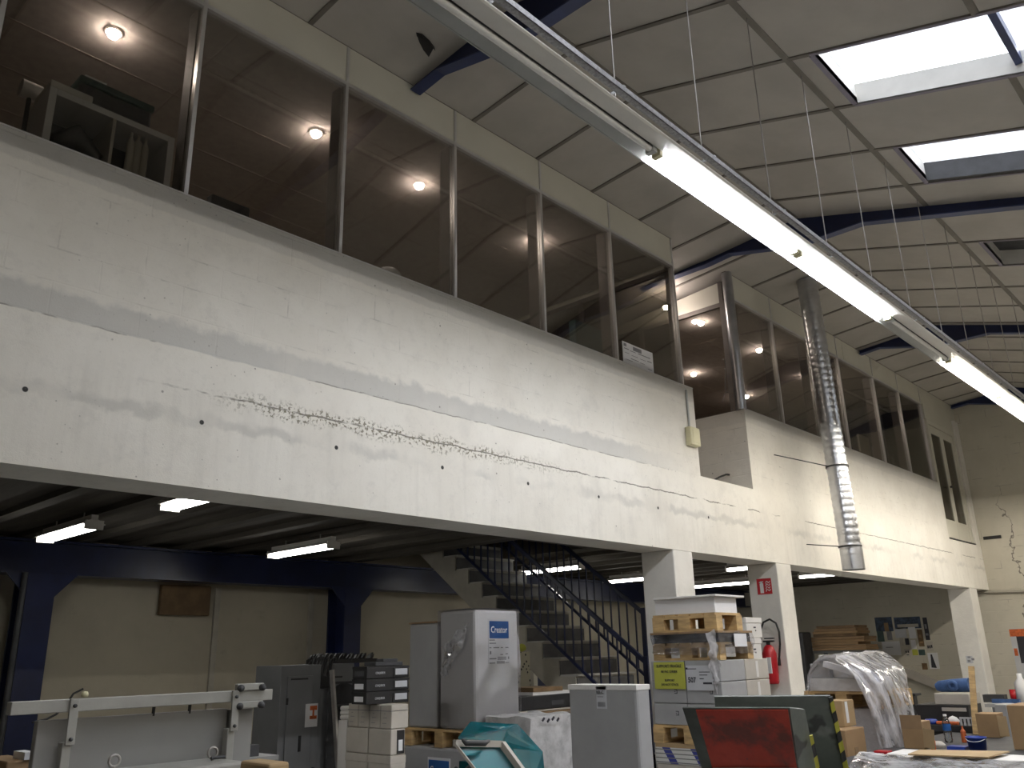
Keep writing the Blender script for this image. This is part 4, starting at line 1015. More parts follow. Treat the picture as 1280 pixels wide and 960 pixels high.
# ---- white machine at left
MY = 3.5
r = thing('paper_machine', 'white enamelled machine with a long top rail and roller brackets at lower left', 'machine', (1.7, MY, 0))
def R_(px, py, Y=MY): return onY(px, py, Y)
a, c = R_(12, 881), R_(338, 863); hgt = .045
zr_ = (R_(12, 887).z+R_(338, 867).z)/2
MB().box(a.x, MY-.02, zr_-hgt/2, c.x, MY+.03, zr_+hgt/2).build('top_rail', M_MACH, r, .003)
pz1 = R_(170, 893, MY+.06).z
MB().box(R_(46, 905, MY+.06).x, MY+.05, .2, R_(283, 890, MY+.06).x, MY+.09, pz1).build('back_panel', M_MACHG, r, .004)
MB().box(R_(285, 890, MY+.06).x, MY+.03, .2, R_(312, 887, MY+.06).x, MY+.09, R_(300, 886, MY+.05).z).build('end_panel', M_MACHG, r, .004)
for px_ in (88, 289):
    x_ = R_(px_, 890).x; w_ = .016
    zt_ = zr_+.024
    MB().box(x_-w_, MY-.034, zt_-.16, x_+w_, MY-.021, zt_).build('rail_bracket', M_MACH, r, .002)
    MB().box(x_-w_-.006, MY-.022, .25, x_+w_-.006, MY+.02, zt_-.15).build('post', M_MACH, r, .003)
    for zz_ in (zt_-.025, zt_-.14): MB().lathe((x_, MY-.034, zz_), [(.007, 0), (.007, .006), (0, .007)], 10, (0,-1,0)).build('bolt', M_CHAR, r)
for dz, la_ in ((.036, 'u'), (-.036, 'l')):
    xa_, xb_ = R_(293, 855).x, R_(326, 853).x
    MB().box(xa_, MY-.03, zr_+dz-.014, xb_, MY-.005, zr_+dz+.014).build('roller_bracket', M_MACH, r, .003)
    for x_ in (xa_+.012, xb_-.012):
        MB().lathe((x_, MY-.03, zr_+dz-.004), [(.014, 0), (.014, .012), (.009, .013), (.009, .016), (.004, .017), (0, .018)], 16, (0,-1,0)).build('roller', M_CHAR, r)
for px_ in (200, 245):
    x_ = R_(px_, 885).x; MB().bar((x_+.002, MY+.055, zr_-.0), (x_, MY+.055, pz1-.01), .012, .008).build('strut', M_DARK, r)
# lower deck with lifting eyes
dz_ = R_(200, 955).z
MB().box(R_(150, 958, MY-.2).x, MY-.22, .3, R_(302, 950, MY-.2).x, MY+.02, R_(280, 953, MY-.2).z).build('lower_deck', M_MACH, r, .012)
zd = R_(280, 953, MY-.2).z
def eye(px, py, label):
    p = R_(px, py, MY-.1); b = MB(); ring = [(p.x+.020*math.cos(t), MY-.1, p.z+.020*math.sin(t)) for t in [2*PI*i/20 for i in range(21)]]
    b.tube(ring, .005, 8, caps=False); b.tube([(p.x, MY-.1, zd-.02), (p.x, MY-.1, p.z-.018)], .006, 8); b.build('lifting_eye', M_WIRE, r)
eye(266, 941, ''); eye(143, 951, '')
MB().tube([(R_(245, 950).x, MY-.12, zd+.012), (R_(262, 948).x, MY-.12, zd+.012)], .006, 8).build('pin', M_CHAR, r)
b = MB().tube([R_(40, 903, MY+.1), R_(58, 899, MY+.1), R_(70, 893, MY+.1), R_(80, 884, MY+.1), R_(92, 867, MY+.1), R_(104, 861, MY+.1)], .004, 6)
b.build('cable', M_RUBBER, r)
MB().lathe(R_(106, 868, MY+.08), [(0, -.012), (.012, -.008), (.014, .0), (.01, .01), (0, .012)], 12).build('knob', M_IVORY, r)
A = bpx(8, 42, 952, 960, MY+.5, .3); A[2] = 0
bx_ = thing('brown_carton', 'brown carton with a white sheet on top behind the left machine', 'carton', (A[0]+.05, A[1], 0))
bx(*A).build('carton_body', M_CARD, bx_, .006); bx(A[0]+.06, A[1]-.01, A[5], A[3], A[1]+.12, A[5]+.028).build('white_sheet', M_LW, bx_)
A = bpx(311, 348, 948, 960, MY+.3, .4); A[2] = 0
r = thing('steel_side_table', 'low grey metal table at the right end of the left machine', 'table', (A[0]+.1, A[1], 0))
bx(A[0], A[1], A[5]-.02, A[3], A[4], A[5]).build('table_top', M_MACHG, r); bx(A[0]+.02, A[1]+.02, 0, A[3]-.02, A[4]-.02, A[5]-.02).build('cupboard', M_CAB, r)
bx(A[0]+.02, A[1]+.05, A[5], A[0]+.08, A[4], A[5]+.05).build('tray', M_CHAR, r)
A = bpx(336, 362, 955, 972, 2.9, .2); A[2] = 0
tag(bx(*A).build('yellow_box', M_CARD3, None, .01), 'tan box just showing at the bottom edge right of the left machine', 'box')

# ---- red plate machine
RX = 3.3
r = thing('red_plate_machine', 'green-grey machine with a scuffed red plate and hazard striped edges', 'machine', (3.6, 1.8, 0))
def D_(px, py, d): return onD(px, py, d)
def plate4(q, th):
    q = [V(p) for p in q]; nn = (q[1]-q[0]).cross(q[2]-q[0]); b = MB(); panel(b, q, th if nn.dot(FW) > 0 else -th); return b
q = [D_(853, 885, 3.35), D_(987, 885, 3.10), D_(1006, 1010, 3.25), D_(893, 1010, 3.5)]
plate4(q, .006).build('front_panel', M_GREEN, r)
u = (q[1]-q[0]).normalized(); nrm = (q[1]-q[0]).cross(q[3]-q[0]).normalized()
if nrm.dot(-FW) < 0: nrm = -nrm
k = .006
def fp(a_, b_): return (q[0].lerp(q[1], a_)).lerp(q[3].lerp(q[2], a_), b_)+nrm*k
plate4([fp(.135, .010), fp(.985, .010), fp(.985, .99), fp(.12, .99)], .004).build('red_plate', M_ORED, r)
MB().bar(fp(.14, .575)+nrm*.004, fp(.985, .575)+nrm*.004, .004, .006).build('plate_edge', M_WIRE, r)
# side wing and hazard strip
plate4([D_(987, 885, 3.10), D_(1006, 887, 3.16), D_(1030, 1010, 3.32), D_(1006, 1010, 3.25)], .01).build('side_wing', M_GREEN2, r)
plate4([D_(1012, 920, 3.17), D_(1016, 919, 3.17), D_(1036, 1010, 3.3), D_(1030, 1010, 3.3)], .004).build('hazard_strip', M_HAZ, r)
# housing behind with its own hazard edge
hq = [D_(893, 871, 3.75), D_(1038, 870, 3.75), D_(1068, 1010, 3.95), D_(905, 1010, 3.95)]
plate4(hq, .008).build('rear_housing', M_GREEN2, r)
plate4([D_(1036, 872, 3.74), D_(1041, 871, 3.74), D_(1072, 1010, 3.93), D_(1065, 1010, 3.93)], .004).build('hazard_edge', M_HAZ, r)
bx(q[3].x+.05, min(q[2].y, q[3].y), 0, hq[2].x-.1, max(q[3].y, hq[3].y)-.1, min(q[2].z, q[3].z)+.02).build('machine_base', M_GREEN, r)

# ---- fire extinguisher and its sign on the second pillar
XP = 9.92
a, c, e = onX(945.5, 724, XP), onX(963.5, 722, XP), onX(947, 743.5, XP)
yc = (a.y+c.y)/2; S = .20
s_ = thing('extinguisher_sign', 'red square fire extinguisher sign on the second pillar', 'sign', (XP, yc, a.z-.1))
zt_ = a.z; zb2 = e.z; w_ = a.y-c.y; h_ = zt_-zb2
bx(XP-.004, c.y, zb2, XP-.0005, a.y, zt_).build('sign_plate', M_RED, s_)
at = V((XP-.004, a.y, zb2))
ink(NX, at, [(w_*.2,h_*.08,w_*.44,h_*.70),(w_*.26,h_*.70,w_*.38,h_*.80),(w_*.16,h_*.74,w_*.30,h_*.78),(w_*.22,h_*.78,w_*.46,h_*.83)], M_LW, s_, 'extinguisher_symbol')
b = MB()
for i in range(4):
    y0_ = .16+.17*i
    pts = [at+V((-.002, -w_*(.60+.30*t+.0*i), h_*(y0_+.10*math.sin(t*6)+.18*t))) for t in [j/8 for j in range(9)]]
    b.tube(pts, w_*.022, 6)
b.build('flame_symbol', M_LW, s_)
x_ = onX(963, 830, XP-.1); ey = x_.y; xe = XP-.10
r = thing('fire_extinguisher', 'red fire extinguisher with black hose hung on the second pillar', 'extinguisher', (xe, ey, .95))
ztop = onX(962, 806, xe).z; zbot = onX(966, 855, xe).z
MB().lathe((xe, ey, zbot), [(.0, .0), (.07, .0), (.082, .02), (.084, ztop-zbot-.10), (.06, ztop-zbot-.03), (.03, ztop-zbot), (0, ztop-zbot)], 24).build('cylinder', M_RED, r)
bx(xe-.087, ey-.05, zbot+.12, xe-.07, ey+.0, zbot+.3).build('instruction_label', M_LW, r)
MB().tube([(xe, ey, ztop-.01), (xe, ey, ztop+.05)], .022, 12).box(xe-.03, ey-.08, ztop+.03, xe+.01, ey+.05, ztop+.05).box(xe-.03, ey-.09, ztop+.065, xe+.0, ey+.03, ztop+.08).build('valve', M_DARK, r)
hp = [(965,820),(973,805),(975,790),(970,778),(961,774),(953,779),(951,794),(952,808)]
MB().tube([onX(a_, b_, xe-.02) for a_, b_ in [(974,825),(975,805),(974,790),(970,779),(962,774),(954,778),(951,788),(951,800)]], .012, 10).build('hose', M_RUBBER, r)
MB().tube([onX(974, 822, xe-.02), onX(974.5, 832, xe-.02)], [.014, .02], 10).build('nozzle', M_RUBBER, r)
bx(xe+.02, ey-.03, ztop-.12, XP-.001, ey+.03, ztop-.06).build('wall_bracket', M_DARK, r)
# grey notice on third pillar
a, e = onX(1207, 820, 17.73), onX(1217, 829, 17.73)
r = thing('pillar_plate', 'small grey square plate on the far pillar above the wooden plank', 'plate', (17.73, a.y, a.z))
bx(17.726, e.y, e.z, 17.7295, a.y, a.z).build('plate', M_LG, r); ink(NX, (17.726, a.y, e.z), [(.02,.02,.07,.06),(.09,.05,.14,.09),(.03,.09,.08,.12)], M_INKG, r)

# ---- pallet of white parts under clear film, right
WY = 3.5
xw0 = onY(1009, 860, 3.70).x; WY = 3.04; xw1 = xw0+.80
zpa = onX(1060, 886, xw0).z
wl = thing('bagged_load', 'load in a shiny silver bag under the film-covered pallet', 'load', (xw0+.5, WY+.2, 0))
crumpled(lambda b: grid_box(b, xw0+.1, WY+.05, 0, xw1-.05, WY+.62, zpa-.002, 12), 'bag', M_FOIL, wl, .025, 6)
pallet('pallet with open slots under the film-covered white parts', xw0, WY, zpa, xw1, WY+.7, 'x')
zt_ = zpa+.144
X_ = xw0; zq_ = zt_+.002
lay = [  # white pieces: x0,y0,z0,x1,y1,z1
 ('flat white tray lying on the pallet under the film', (X_+.02, WY+.16, zq_, X_+.74, WY+.64, zq_+.11)),
 ('white block at the back of the film-covered pallet', (X_+.12, WY+.28, zq_+.112, X_+.60, WY+.60, zq_+.22)),
 ('topmost white box under the film', (X_+.10, WY+.26, zq_+.222, X_+.50, WY+.56, zq_+.315)),
 ('small white block at the right of the film-covered pile', (X_+.03, WY+.02, zq_, X_+.40, WY+.15, zq_+.12)),
 ('upright white block in the film-covered pile', (X_+.02, WY+.18, zq_+.112, X_+.10, WY+.27, zq_+.26)),
 ('grey end piece of the film-covered pile', (X_+.03, WY+.44, zq_+.112, X_+.115, WY+.62, zq_+.24))]
for i, (lab, bb) in enumerate(lay):
    tag(bx(*bb).build('foam_block', M_WHITEB if i != 5 else M_GREYB, None, .006), lab, 'foam block', 'white blocks under the film')
b = MB().bar((X_-.02, WY+.46, zq_+.24), (X_-.02, WY+.12, zq_+.14), .05, .055)
tag(b.build('foam_strip', M_PAPER, None, .004), 'slanting white strip across the film-covered pile', 'foam strip', 'white blocks under the film')
film_c = [(1009,872),(1010,845),(1018,829),(1030,821),(1045,818.5),(1058,820),(1075,829),(1092,838),(1104,852),(1112,872),(1122,902),(1130,928),(1138,948)]
fz = [onX(a_, b_, xw0-.05) for a_, b_ in film_c]
def film(s, t):
    f = s*(len(fz)-1); i = min(int(f), len(fz)-2); p = fz[i].lerp(fz[i+1], f-i)
    w = .015*math.sin(23*t+7*s)+.02*mnoise.noise(V((s*9, t*5, 1)))
    edge = 1-1.3*max(0, s-.4)
    z = p.z
    return (p.x+w*.5+.95*t*edge, p.y+w, z+w+.02*t)
r = thing('plastic_film', 'clear crinkled plastic film draped over white blocks right of the second pillar', 'film', (X_+.5, WY+.3, zt_))
b = MB().sheet(film, 60, 16); b.build('film_sheet', M_FILM, r)
inner = [onX(a_, b_, xw0-.16) for a_, b_ in [(1046,824),(1058,832),(1070,846),(1080,866),(1090,890),(1098,918),(1106,950)]]
def curve(c, f): f *= len(c)-1; i = min(int(f), len(c)-2); return c[i].lerp(c[i+1], f-i)
def fold(s, t):
    p = curve(fz[4:], s).lerp(curve(inner, s), t); w = .02*math.sin(11*t+3*s)+.02*mnoise.noise(V((s*8, t*7, 5)))
    return p+V((w-.03*t, w*.4, w*.4))
MB().sheet(fold, 40, 14).build('film_fold', M_FILM2, r)
def front(s, t):
    p = curve(fz[:9], s); q_ = V((xw0-.07, 3.70-.55*s, zt_+.01)); w = .012*mnoise.noise(V((s*9, t*9, 2)))
    return p.lerp(q_, t)+V((w-.02, w, 0))
MB().sheet(front, 30, 12).build('film_front', M_FILMT, r)
# brown cartons in front
A = corner_box(1048, 1052, 1069, 876, 910, 3.15); A[4] = A[1]+.26; zk = A[2]
A2_ = corner_box(1048, 1057, 1083, 912, 952, 3.05); 
r = thing('brown_carton', 'small brown carton with a white stripe of print, standing on another carton', 'carton', (A[0]+.1, A[1]+.1, A[2]))
bx(A[0], A[1], A[2], A[3], A[4], A[5]).build('carton_body', M_CARD3, r, .005); bx(A[0]+.05, A[1]-.003, A[2]+.03, A[0]+.10, A[1], A[5]-.01).build('address_label', M_LW, r)
zk = A[2]
r = thing('brown_carton', 'larger brown carton under the small one, right of the hazard stripes', 'carton', (A2_[0]+.1, A2_[1]+.1, 0))
bx(A2_[0]-.02, A2_[1], 0, A2_[3], A[4]+.06, zk-.002).build('carton_body', M_CARD, r, .006); bx(A2_[0]+.13, A2_[1]-.003, .72, A2_[0]+.2, A2_[1], zk-.14).build('tape', M_CARD2, r)
# bench with clutter
BZ = .78
r = thing('packing_bench', 'long packing bench covered in packing odds and ends at lower right', 'bench', (8.4, 2.2, 0))
bx(5.9, 1.45, BZ-.04, 9.6, 3.0, BZ).build('bench_top', M_CHAR, r, .004)
for xx in (6.0, 9.4):
    for yy in (1.55, 2.85): bx(xx, yy, 0, xx+.06, yy+.06, BZ-.04).build('leg', M_CHAR, r)
bz = BZ+.001
def on(px, py, z=bz): return onZ(px, py, z)
# red product box
def bpxX(xl, xr, yt, yb, X, d, z0=None, z1=None):
    m = (yt+yb)/2; a, c = onX(xl, m, X), onX(xr, m, X); xm = (xl+xr)/2
    return [X, c.y, onX(xm, yb, X).z if z0 is None else z0, X+d, a.y, onX(xm, yt, X).z if z1 is None else z1]
def on(px, py, z=bz): return onZ(px, py, z)
A = bpxX(1093, 1110, 939, 951, 7.3, .10)
r = thing('red_box', 'small red and white box in front of the silver bag', 'box', (A[0], A[1], A[2]))
bx(*A).build('box_body', M_RED, r, .003); bx(A[0]-.002, A[1]+.03, A[2]+.015, A[0], A[4]-.03, A[5]-.015).build('box_label', M_LW, r)
tag(bx(A[0]-.02, A[1]-.05, 0, A[3]+.05, A[4]+.02, A[2]-.001).build('dark_crate', M_CHAR, None, .004), 'dark crate under the small red box', 'crate')
# bottle
p = on(1186.5, 928); r = thing('water_bottle', 'clear plastic water bottle with a blue label on the packing bench', 'bottle', p)
hb_ = onX(1183, 893, p.x).z-BZ
MB().lathe(p, [(.0, 0), (.03, .002), (.034, .02), (.032, hb_*.2), (.034, hb_*.35), (.034, hb_*.68), (.02, hb_*.86), (.013, hb_*.92), (.013, hb_*.95)], 22).build('bottle_body', clear('pet_plastic', (.86,.9,.92), .16, .05), r)
MB().lathe(p, [(.0345, hb_*.42), (.0345, hb_*.66)], 22).build('bottle_label', M_LBLUE, r)
MB().lathe(p, [(.015, hb_*.93), (.015, hb_), (0, hb_)], 16).build('bottle_cap', M_LW, r)
# bucket
p = on(1223, 939); ra = .5*(onX(1211, 930, p.x).y-onX(1236, 930, p.x).y); hk_ = onX(1222, 921, p.x).z-BZ
r = thing('blue_bucket', 'blue plastic bucket on the packing bench', 'bucket', p)
MB().lathe(p, [(0, 0), (ra*.82, 0), (ra, hk_), (ra*1.05, hk_), (ra*1.05, hk_-.012), (ra*.97, hk_-.012), (ra*.8, .012), (0, .012)], 28).build('bucket_body', M_BLUEP, r)
MB().tube([p+V((-ra*1.02*math.sin(t)-.004, ra*math.cos(t), hk_-.004-.03*math.sin(t))) for t in [PI*i/10 for i in range(11)]], .003, 6).build('bucket_handle', M_LW, r)
# brown card sheet
q = [on(1135, 944, BZ+.17), on(1150, 938.5, BZ+.17), on(1262, 940.5, BZ+.17), on(1235, 948, BZ+.17)]
r = thing('card_sheet', 'flat tan cardboard sheet lying on a box at the lower right', 'cardboard', q[0])
b = MB(); panel(b, q, -.008); b.build('sheet', M_CARD3, r)
cx_ = sum((v.x for v in q))/4; cy_ = sum((v.y for v in q))/4
tag(bx(cx_-.02, cy_-.42, BZ+.001, cx_+.28, cy_+.42, BZ+.155).build('low_carton', M_WHITEB, None, .006), 'low white carton under the tan cardboard sheet', 'carton')
b = MB().sheet(lambda s, t: V((cx_-.10-.35*t, cy_+.55-1.1*s, BZ+.16-.155*t*t+.02*mnoise.noise(V((s*10, t*5, 3))))), 36, 12)
tag(b.build('bottom_film', M_FILM), 'crinkled clear film hanging below the tan cardboard sheet', 'film')
# cartons on the bench
def bench_carton(label, xl, xr, yt, yb, m, d=.2, z=bz):
    p = onZ((xl+xr)/2, yb, z); A = bpxX(xl, xr, yt, yb, p.x, d, z0=z)
    r = thing('brown_carton', label, 'carton', (A[0]+.1, A[1]+.05, z)); bx(*A).build('carton_body', m, r, .005); return r, A
r, A = bench_carton('open brown carton with a side flap left of the water bottle', 1128, 1154, 902, 936, M_CARD, .22)
MB().bar((A[0]+.0, A[1], A[2]+.09), (A[0]-.02, A[1]-.09, A[2]+.08), .004, .15).build('side_flap', M_CARD3, r)
bx(A[0]-.001, A[1]+.0, A[5]-.06, A[0]+.004, A[4], A[5]+.05).build('raised_flap', M_CARD2, r)
r, A = bench_carton('brown carton behind the blue bucket at the foot of the far pillar', 1221, 1248, 892, 922, M_CARD, .22)
MB().bar((A[0], A[1], A[2]+.1), (A[0]+.03, A[1]-.07, A[2]+.1), .004, .17).build('end_flap', M_CARD3, r)
r, A = bench_carton('large brown carton cut by the right edge', 1263, 1310, 882, 938, M_CARD, .4)
A = bpxX(1247, 1262, 881, 930, 9.7, .3, z0=0)
r = thing('pale_carton', 'pale carton with an arrow mark behind the bench at right', 'carton', (A[0], A[1], 0)); bx(*A).build('carton_body', M_GREYB, r, .005)
# small clutter
def small(name, label, cat, px, py, fn, m, z=bz, bev=.002):
    p = on(px, py, z); b = MB(); fn(b, p); tag(b.build(name, m, None, bev), label, cat)
p = on(1186, 915); TX = p.x; TYl, TYr = onX(1156, 912, TX).y, onX(1232, 912, TX).y
tag(bx(TX, TYr, bz, TX+.34, TYl, bz+.06).build('black_tray', M_DARK, None, .006), 'black tray full of odds behind the water bottle', 'tray')
zb3 = bz+.062
def ty(px): return onX(px, 905, TX).y
tag(bx(TX+.05, ty(1196), zb3, TX+.09, ty(1168), zb3+.03).build('tape_dispenser', M_ORANGE, None, .008), 'orange-red tape dispenser lying on the black tray', 'tape dispenser')
tag(MB().lathe((TX+.20, ty(1184), zb3), [(.05, 0), (.06, .03), (.035, .06), (0, .075)], 9).build('tissue', M_LW), 'white crumpled tissue on the black tray', 'tissue')
tag(MB().lathe((TX+.1, ty(1160), zb3), [(.06, 0), (.075, .02), (.05, .045), (0, .05)], 10).build('blue_cloth', M_BLUEP), 'crumpled bright blue cloth beside the open carton', 'cloth')
b = MB()
for i in range(4): b.box(TX+.03, ty(1199)-.035*i, zb3, TX+.045, ty(1199)-.035*i-.018, zb3+.06)
b.box(TX+.03, ty(1199)-.13, zb3+.06, TX+.045, ty(1199), zb3+.075)
tag(b.build('grey_rack', M_LG, None, .001), 'small grey toothed rack on the black tray', 'rack')
small('white_glove', 'pale glove lying on the bench left of the bottle', 'glove', 1174, 934, lambda b, p: b.lathe(p, [(.05, 0), (.055, .02), (.03, .045), (0, .05)], 10), M_CREAMB)
small('orange_pot', 'orange pot standing beside the open carton', 'pot', 1167, 937, lambda b, p: b.lathe(p, [(0, 0), (.02, 0), (.024, .07), (0, .07)], 12), M_ORANGE)
small('orange_bottle', 'slim orange bottle left of the blue bucket', 'bottle', 1206, 928, lambda b, p: b.lathe(p, [(0, 0), (.022, 0), (.022, .09), (.008, .11), (.008, .13), (0, .13)], 12), M_ORANGE)
small('blue_case', 'flat blue case beside the bottle and the blue bucket', 'case', 1197, 938, lambda b, p: b.box(p.x-.03, p.y-.07, bz, p.x+.1, p.y+.07, bz+.03), M_BLUEP)
# boxes further back: black case, tan carton, blue bundle
BX_ = 9.75
A = bpxX(1147, 1212, 881, 908, BX_, .45, z0=0)
r = thing('black_case', 'long black case under the tan carton and the blue bundle', 'case', (A[0]+.2, A[1]+.2, 0)); bx(*A).build('case_body', M_DARK, r, .008)
bx(A[0]-.004, A[1]+.02, A[5]-.06, A[0], A[4]-.25, A[5]-.025).build('pale_strip', M_CREAMB, r)
B2 = bpxX(1168, 1211, 867, 880, BX_+.02, .40, z0=A[5]+.001)
r = thing('tan_carton', 'flat tan carton carrying the blue bundle', 'carton', (B2[0], B2[1], B2[2])); bx(*B2).build('carton_body', M_CREAMB, r, .006)
yl, yr = B2[4]+.02, B2[1]+.02
r = thing('blue_bundle', 'rolled blue fabric bundle on the flat tan carton', 'bundle', (B2[0]+.2, (yl+yr)/2, B2[5]))
rad = .5*(onX(1190, 848, BX_+.2).z-B2[5]); zc2 = B2[5]+rad*1.0; xb_ = BX_+.2
MB().tube([(xb_, yl, zc2-rad*.25), (xb_, yl+(yr-yl)*.12, zc2-rad*.12), (xb_, yl+(yr-yl)*.5, zc2), (xb_, yr, zc2+rad*.1)], [rad*.5, rad*.8, rad*.92, rad], 18).build('roll', M_BLUET, r)
MB().lathe((xb_-rad*.9, yl+(yr-yl)*.55, zc2), [(rad*.7, -.02), (rad*.8, 0), (rad*.7, .015), (rad*.3, .02), (rad*.28, .0), (0, 0)], 20, (-1,0,0)).build('roll_end', M_BLUET, r)
# leaning wooden plank in front of the far pillar
a, c = onX(1214, 833, 9.5), onX(1219, 911, 9.3)
b = MB().bar((c.x, c.y, min(c.z, BZ+.0)), a, .055, .02, (1,0,0)); tag(b.build('wooden_plank', M_PINE, None, .003), 'narrow yellow wooden plank leaning upright in front of the far pillar', 'plank')
# black stand behind film
A = bpxX(1122, 1144, 867, 870, 10.6, .2)
r = thing('black_stand', 'black metal stand with a flat top behind the draped film', 'stand', (A[0]+.1, (A[1]+A[4])/2, 0))
bx(*A).build('stand_top', M_DARK, r); bx(A[0]+.05, A[4]-.16, 0, A[0]+.15, A[4]-.02, A[2]).build('stand_post', M_DARK, r)
bx(A[0]+.05, A[4]-.24, A[2]-.2, A[0]+.15, A[4]-.16, A[2]-.1).build('stand_arm', M_DARK, r)

# ---- the far bay: rack with flattened card, poster wall, slanting ledge, bench
FX = 17.0
a = onX(1085, 812, FX); c = onX(1012, 812, FX); zsh = onX(1050, 813, FX).z
r = thing('far_rack', 'grey rack carrying flattened cardboard by the far wall', 'rack', (FX+.3, (a.y+c.y)/2, 0))
for z in (zsh-.05, zsh-.55, .15): bx(FX, a.y, z, FX+.7, c.y, z+.05).build('rack_shelf', M_CAB, r)
for yy in (a.y, (a.y*.75+c.y*.25), c.y-.06):
    for xx in (FX, FX+.64): bx(xx, yy, 0, xx+.06, yy+.06, zsh-.05).build('upright', M_CAB, r)
for i in range(9):
    z = zsh+.002+.052*i; s0, s1 = random.uniform(.0, .18), random.uniform(.0, .2)
    bb = bx(FX-.05+random.uniform(0,.06), a.y+s0+.10*(i > 5), z, FX+.6, c.y-s1*.6-.15*(i > 6), z+.048)
    tag(bb.build('flattened_carton', (M_CARD, M_CARD2, M_BROWNW)[i % 3 if i > 2 else 0], None, .004), 'flattened brown cardboard in the pile on the far rack, %s from the bottom' % ['lowest','second','third','fourth','fifth','sixth','seventh','eighth','topmost'][i], 'cardboard', 'flattened cardboard on the far rack')
p = onX(1008, 800, FX-.3); tag(bx(FX-.5, c.y-.12, 0, FX-.1, c.y+.5, p.z+.15).build('dark_drape', M_CHAR, None, .03), 'dark covered object between the pillar and the far rack', 'cover')
# papers and posters on the far wall
WX = 19.0
posters = [(1093,772,1117,789,M_POSTB,'dark blue picture poster at the upper left of the poster wall'),(1117,772,1152,785,M_POSTB,'wide blue mountain-like poster at the top of the poster wall'),
 (1153,772,1163,800,M_INK,'narrow black poster at the right of the poster wall'),(1096,789,1106,802,M_GREENT,'dark green leaflet at the left of the poster wall'),(1108,789,1116,800,M_INKG,'dark grey leaflet in the upper left of the poster wall'),
 (1118,785,1134,797,M_LG,'pale grey leaflet in the middle of the poster wall'),(1135,784,1146,798,M_LW,'white sheet in the middle of the poster wall'),(1146,787,1156,808,M_BROWNW,'reddish brown tall poster on the poster wall'),
 (1102,802,1127,819,M_LW,'large white certificate at the lower left of the poster wall'),(1124,797,1130,807,M_CREAMB,'small cream card in the centre of the poster wall'),(1131,798,1137,806,M_INK,'small black card in the centre of the poster wall'),
 (1138,800,1146,811,M_PAPER,'white card with dark edge below the white sheet'),(1130,811,1139,821,M_CREAMB,'cream card with a face-like print at the lower edge of the poster wall'),(1140,812,1148,819,M_YEL,'olive yellow card at the lower edge of the poster wall'),
 (1148,812,1157,819,M_GREENT,'dark green card at the lower edge of the poster wall'),(1157,802,1168,814,M_CREAMB,'pale picture card at the right edge of the poster wall'),(1159,816,1175,836,M_LW,'white poster with a dark figure-shaped patch below the poster wall'),
 (1152,829,1160,837,M_BROWNW,'small brown photo beside the lowest white poster')]
for i, (xl, yt, xr, yb, m, lab) in enumerate(posters):
    a, c = onX(xl, yt, WX), onX(xr, yb, WX); t = .004+.002*(i % 4)
    r = thing('poster', lab, 'poster', (WX, (a.y+c.y)/2, (a.z+c.z)/2), 'papers on the poster wall')
    bx(WX-t, c.y, c.z, WX-.0005, a.y, a.z).build('sheet', m, r)
    w_, h_ = a.y-c.y, a.z-c.z; at = V((WX-t, a.y, c.z))
    if i == 1: ink(NX, at, [(w_*.1,h_*.12,w_*.9,h_*.38)], M_CREAMB, r); 
    if i == 0: ink(NX, at, [(w_*.5,h_*.0,w_*.75,h_*.6)], M_CARD2, r)
    if i == 8: ink(NX, at, [(w_*.2,h_*.55,w_*.6,h_*.6)], M_INKG, r)
    if i == 12: ink(NX, at, [(w_*.2,h_*.5,w_*.4,h_*.75),(w_*.55,h_*.5,w_*.8,h_*.75),(w_*.3,h_*.2,w_*.7,h_*.3)], M_INK, r)
    if i == 15: ink(NX, at, [(w_*.15,h_*.3,w_*.35,h_*.6),(w_*.4,h_*.3,w_*.6,h_*.6),(w_*.65,h_*.35,w_*.85,h_*.65)], M_INK, r)
    if i == 16:
        b = MB(); b.prism([(w_*.2,h_*.08), (w_*.72,h_*.05), (w_*.5,h_*.72), (w_*.45,h_*.9), (w_*.3,h_*.9), (w_*.28,h_*.7)], at+V((-.0015,0,0)), (0,-1,0), (0,0,1), (.001,0,0)); b.build('dark_figure', M_INK, r)
    if i in (2, 7): ink(NX, at, [(w_*.15,h_*.2,w_*.8,h_*.3),(w_*.2,h_*.5,w_*.7,h_*.7)], M_INKG if i == 2 else M_CARD, r)
b = MB()
pp = [onX(1085, 822, 18.90), onX(1110, 832, 18.90), onX(1140, 843, 18.90), onX(1172, 856, 18.90)]
for p, q in zip(pp, pp[1:]): b.bar(p, q, .14, .16)
tag(b.build('slanting_duct', M_CREAMB), 'slanting cream boxed pipe on the far wall below the posters', 'pipe')
b = MB().tube([onX(1186, 741.5, 18.96), onX(1300, 738, 18.96)], .03, 10); tag(b.build('wall_pipe', M_STRING), 'thin horizontal pipe along the far wall right of the beam', 'pipe')
p = onX(1239, 672, 18.99); tag(bx(18.97, p.y-.18, p.z-.03, 18.999, p.y+.14, p.z+.03).build('wall_slot', M_DARK), 'small dark slot in the far wall right of the mezzanine', 'slot')
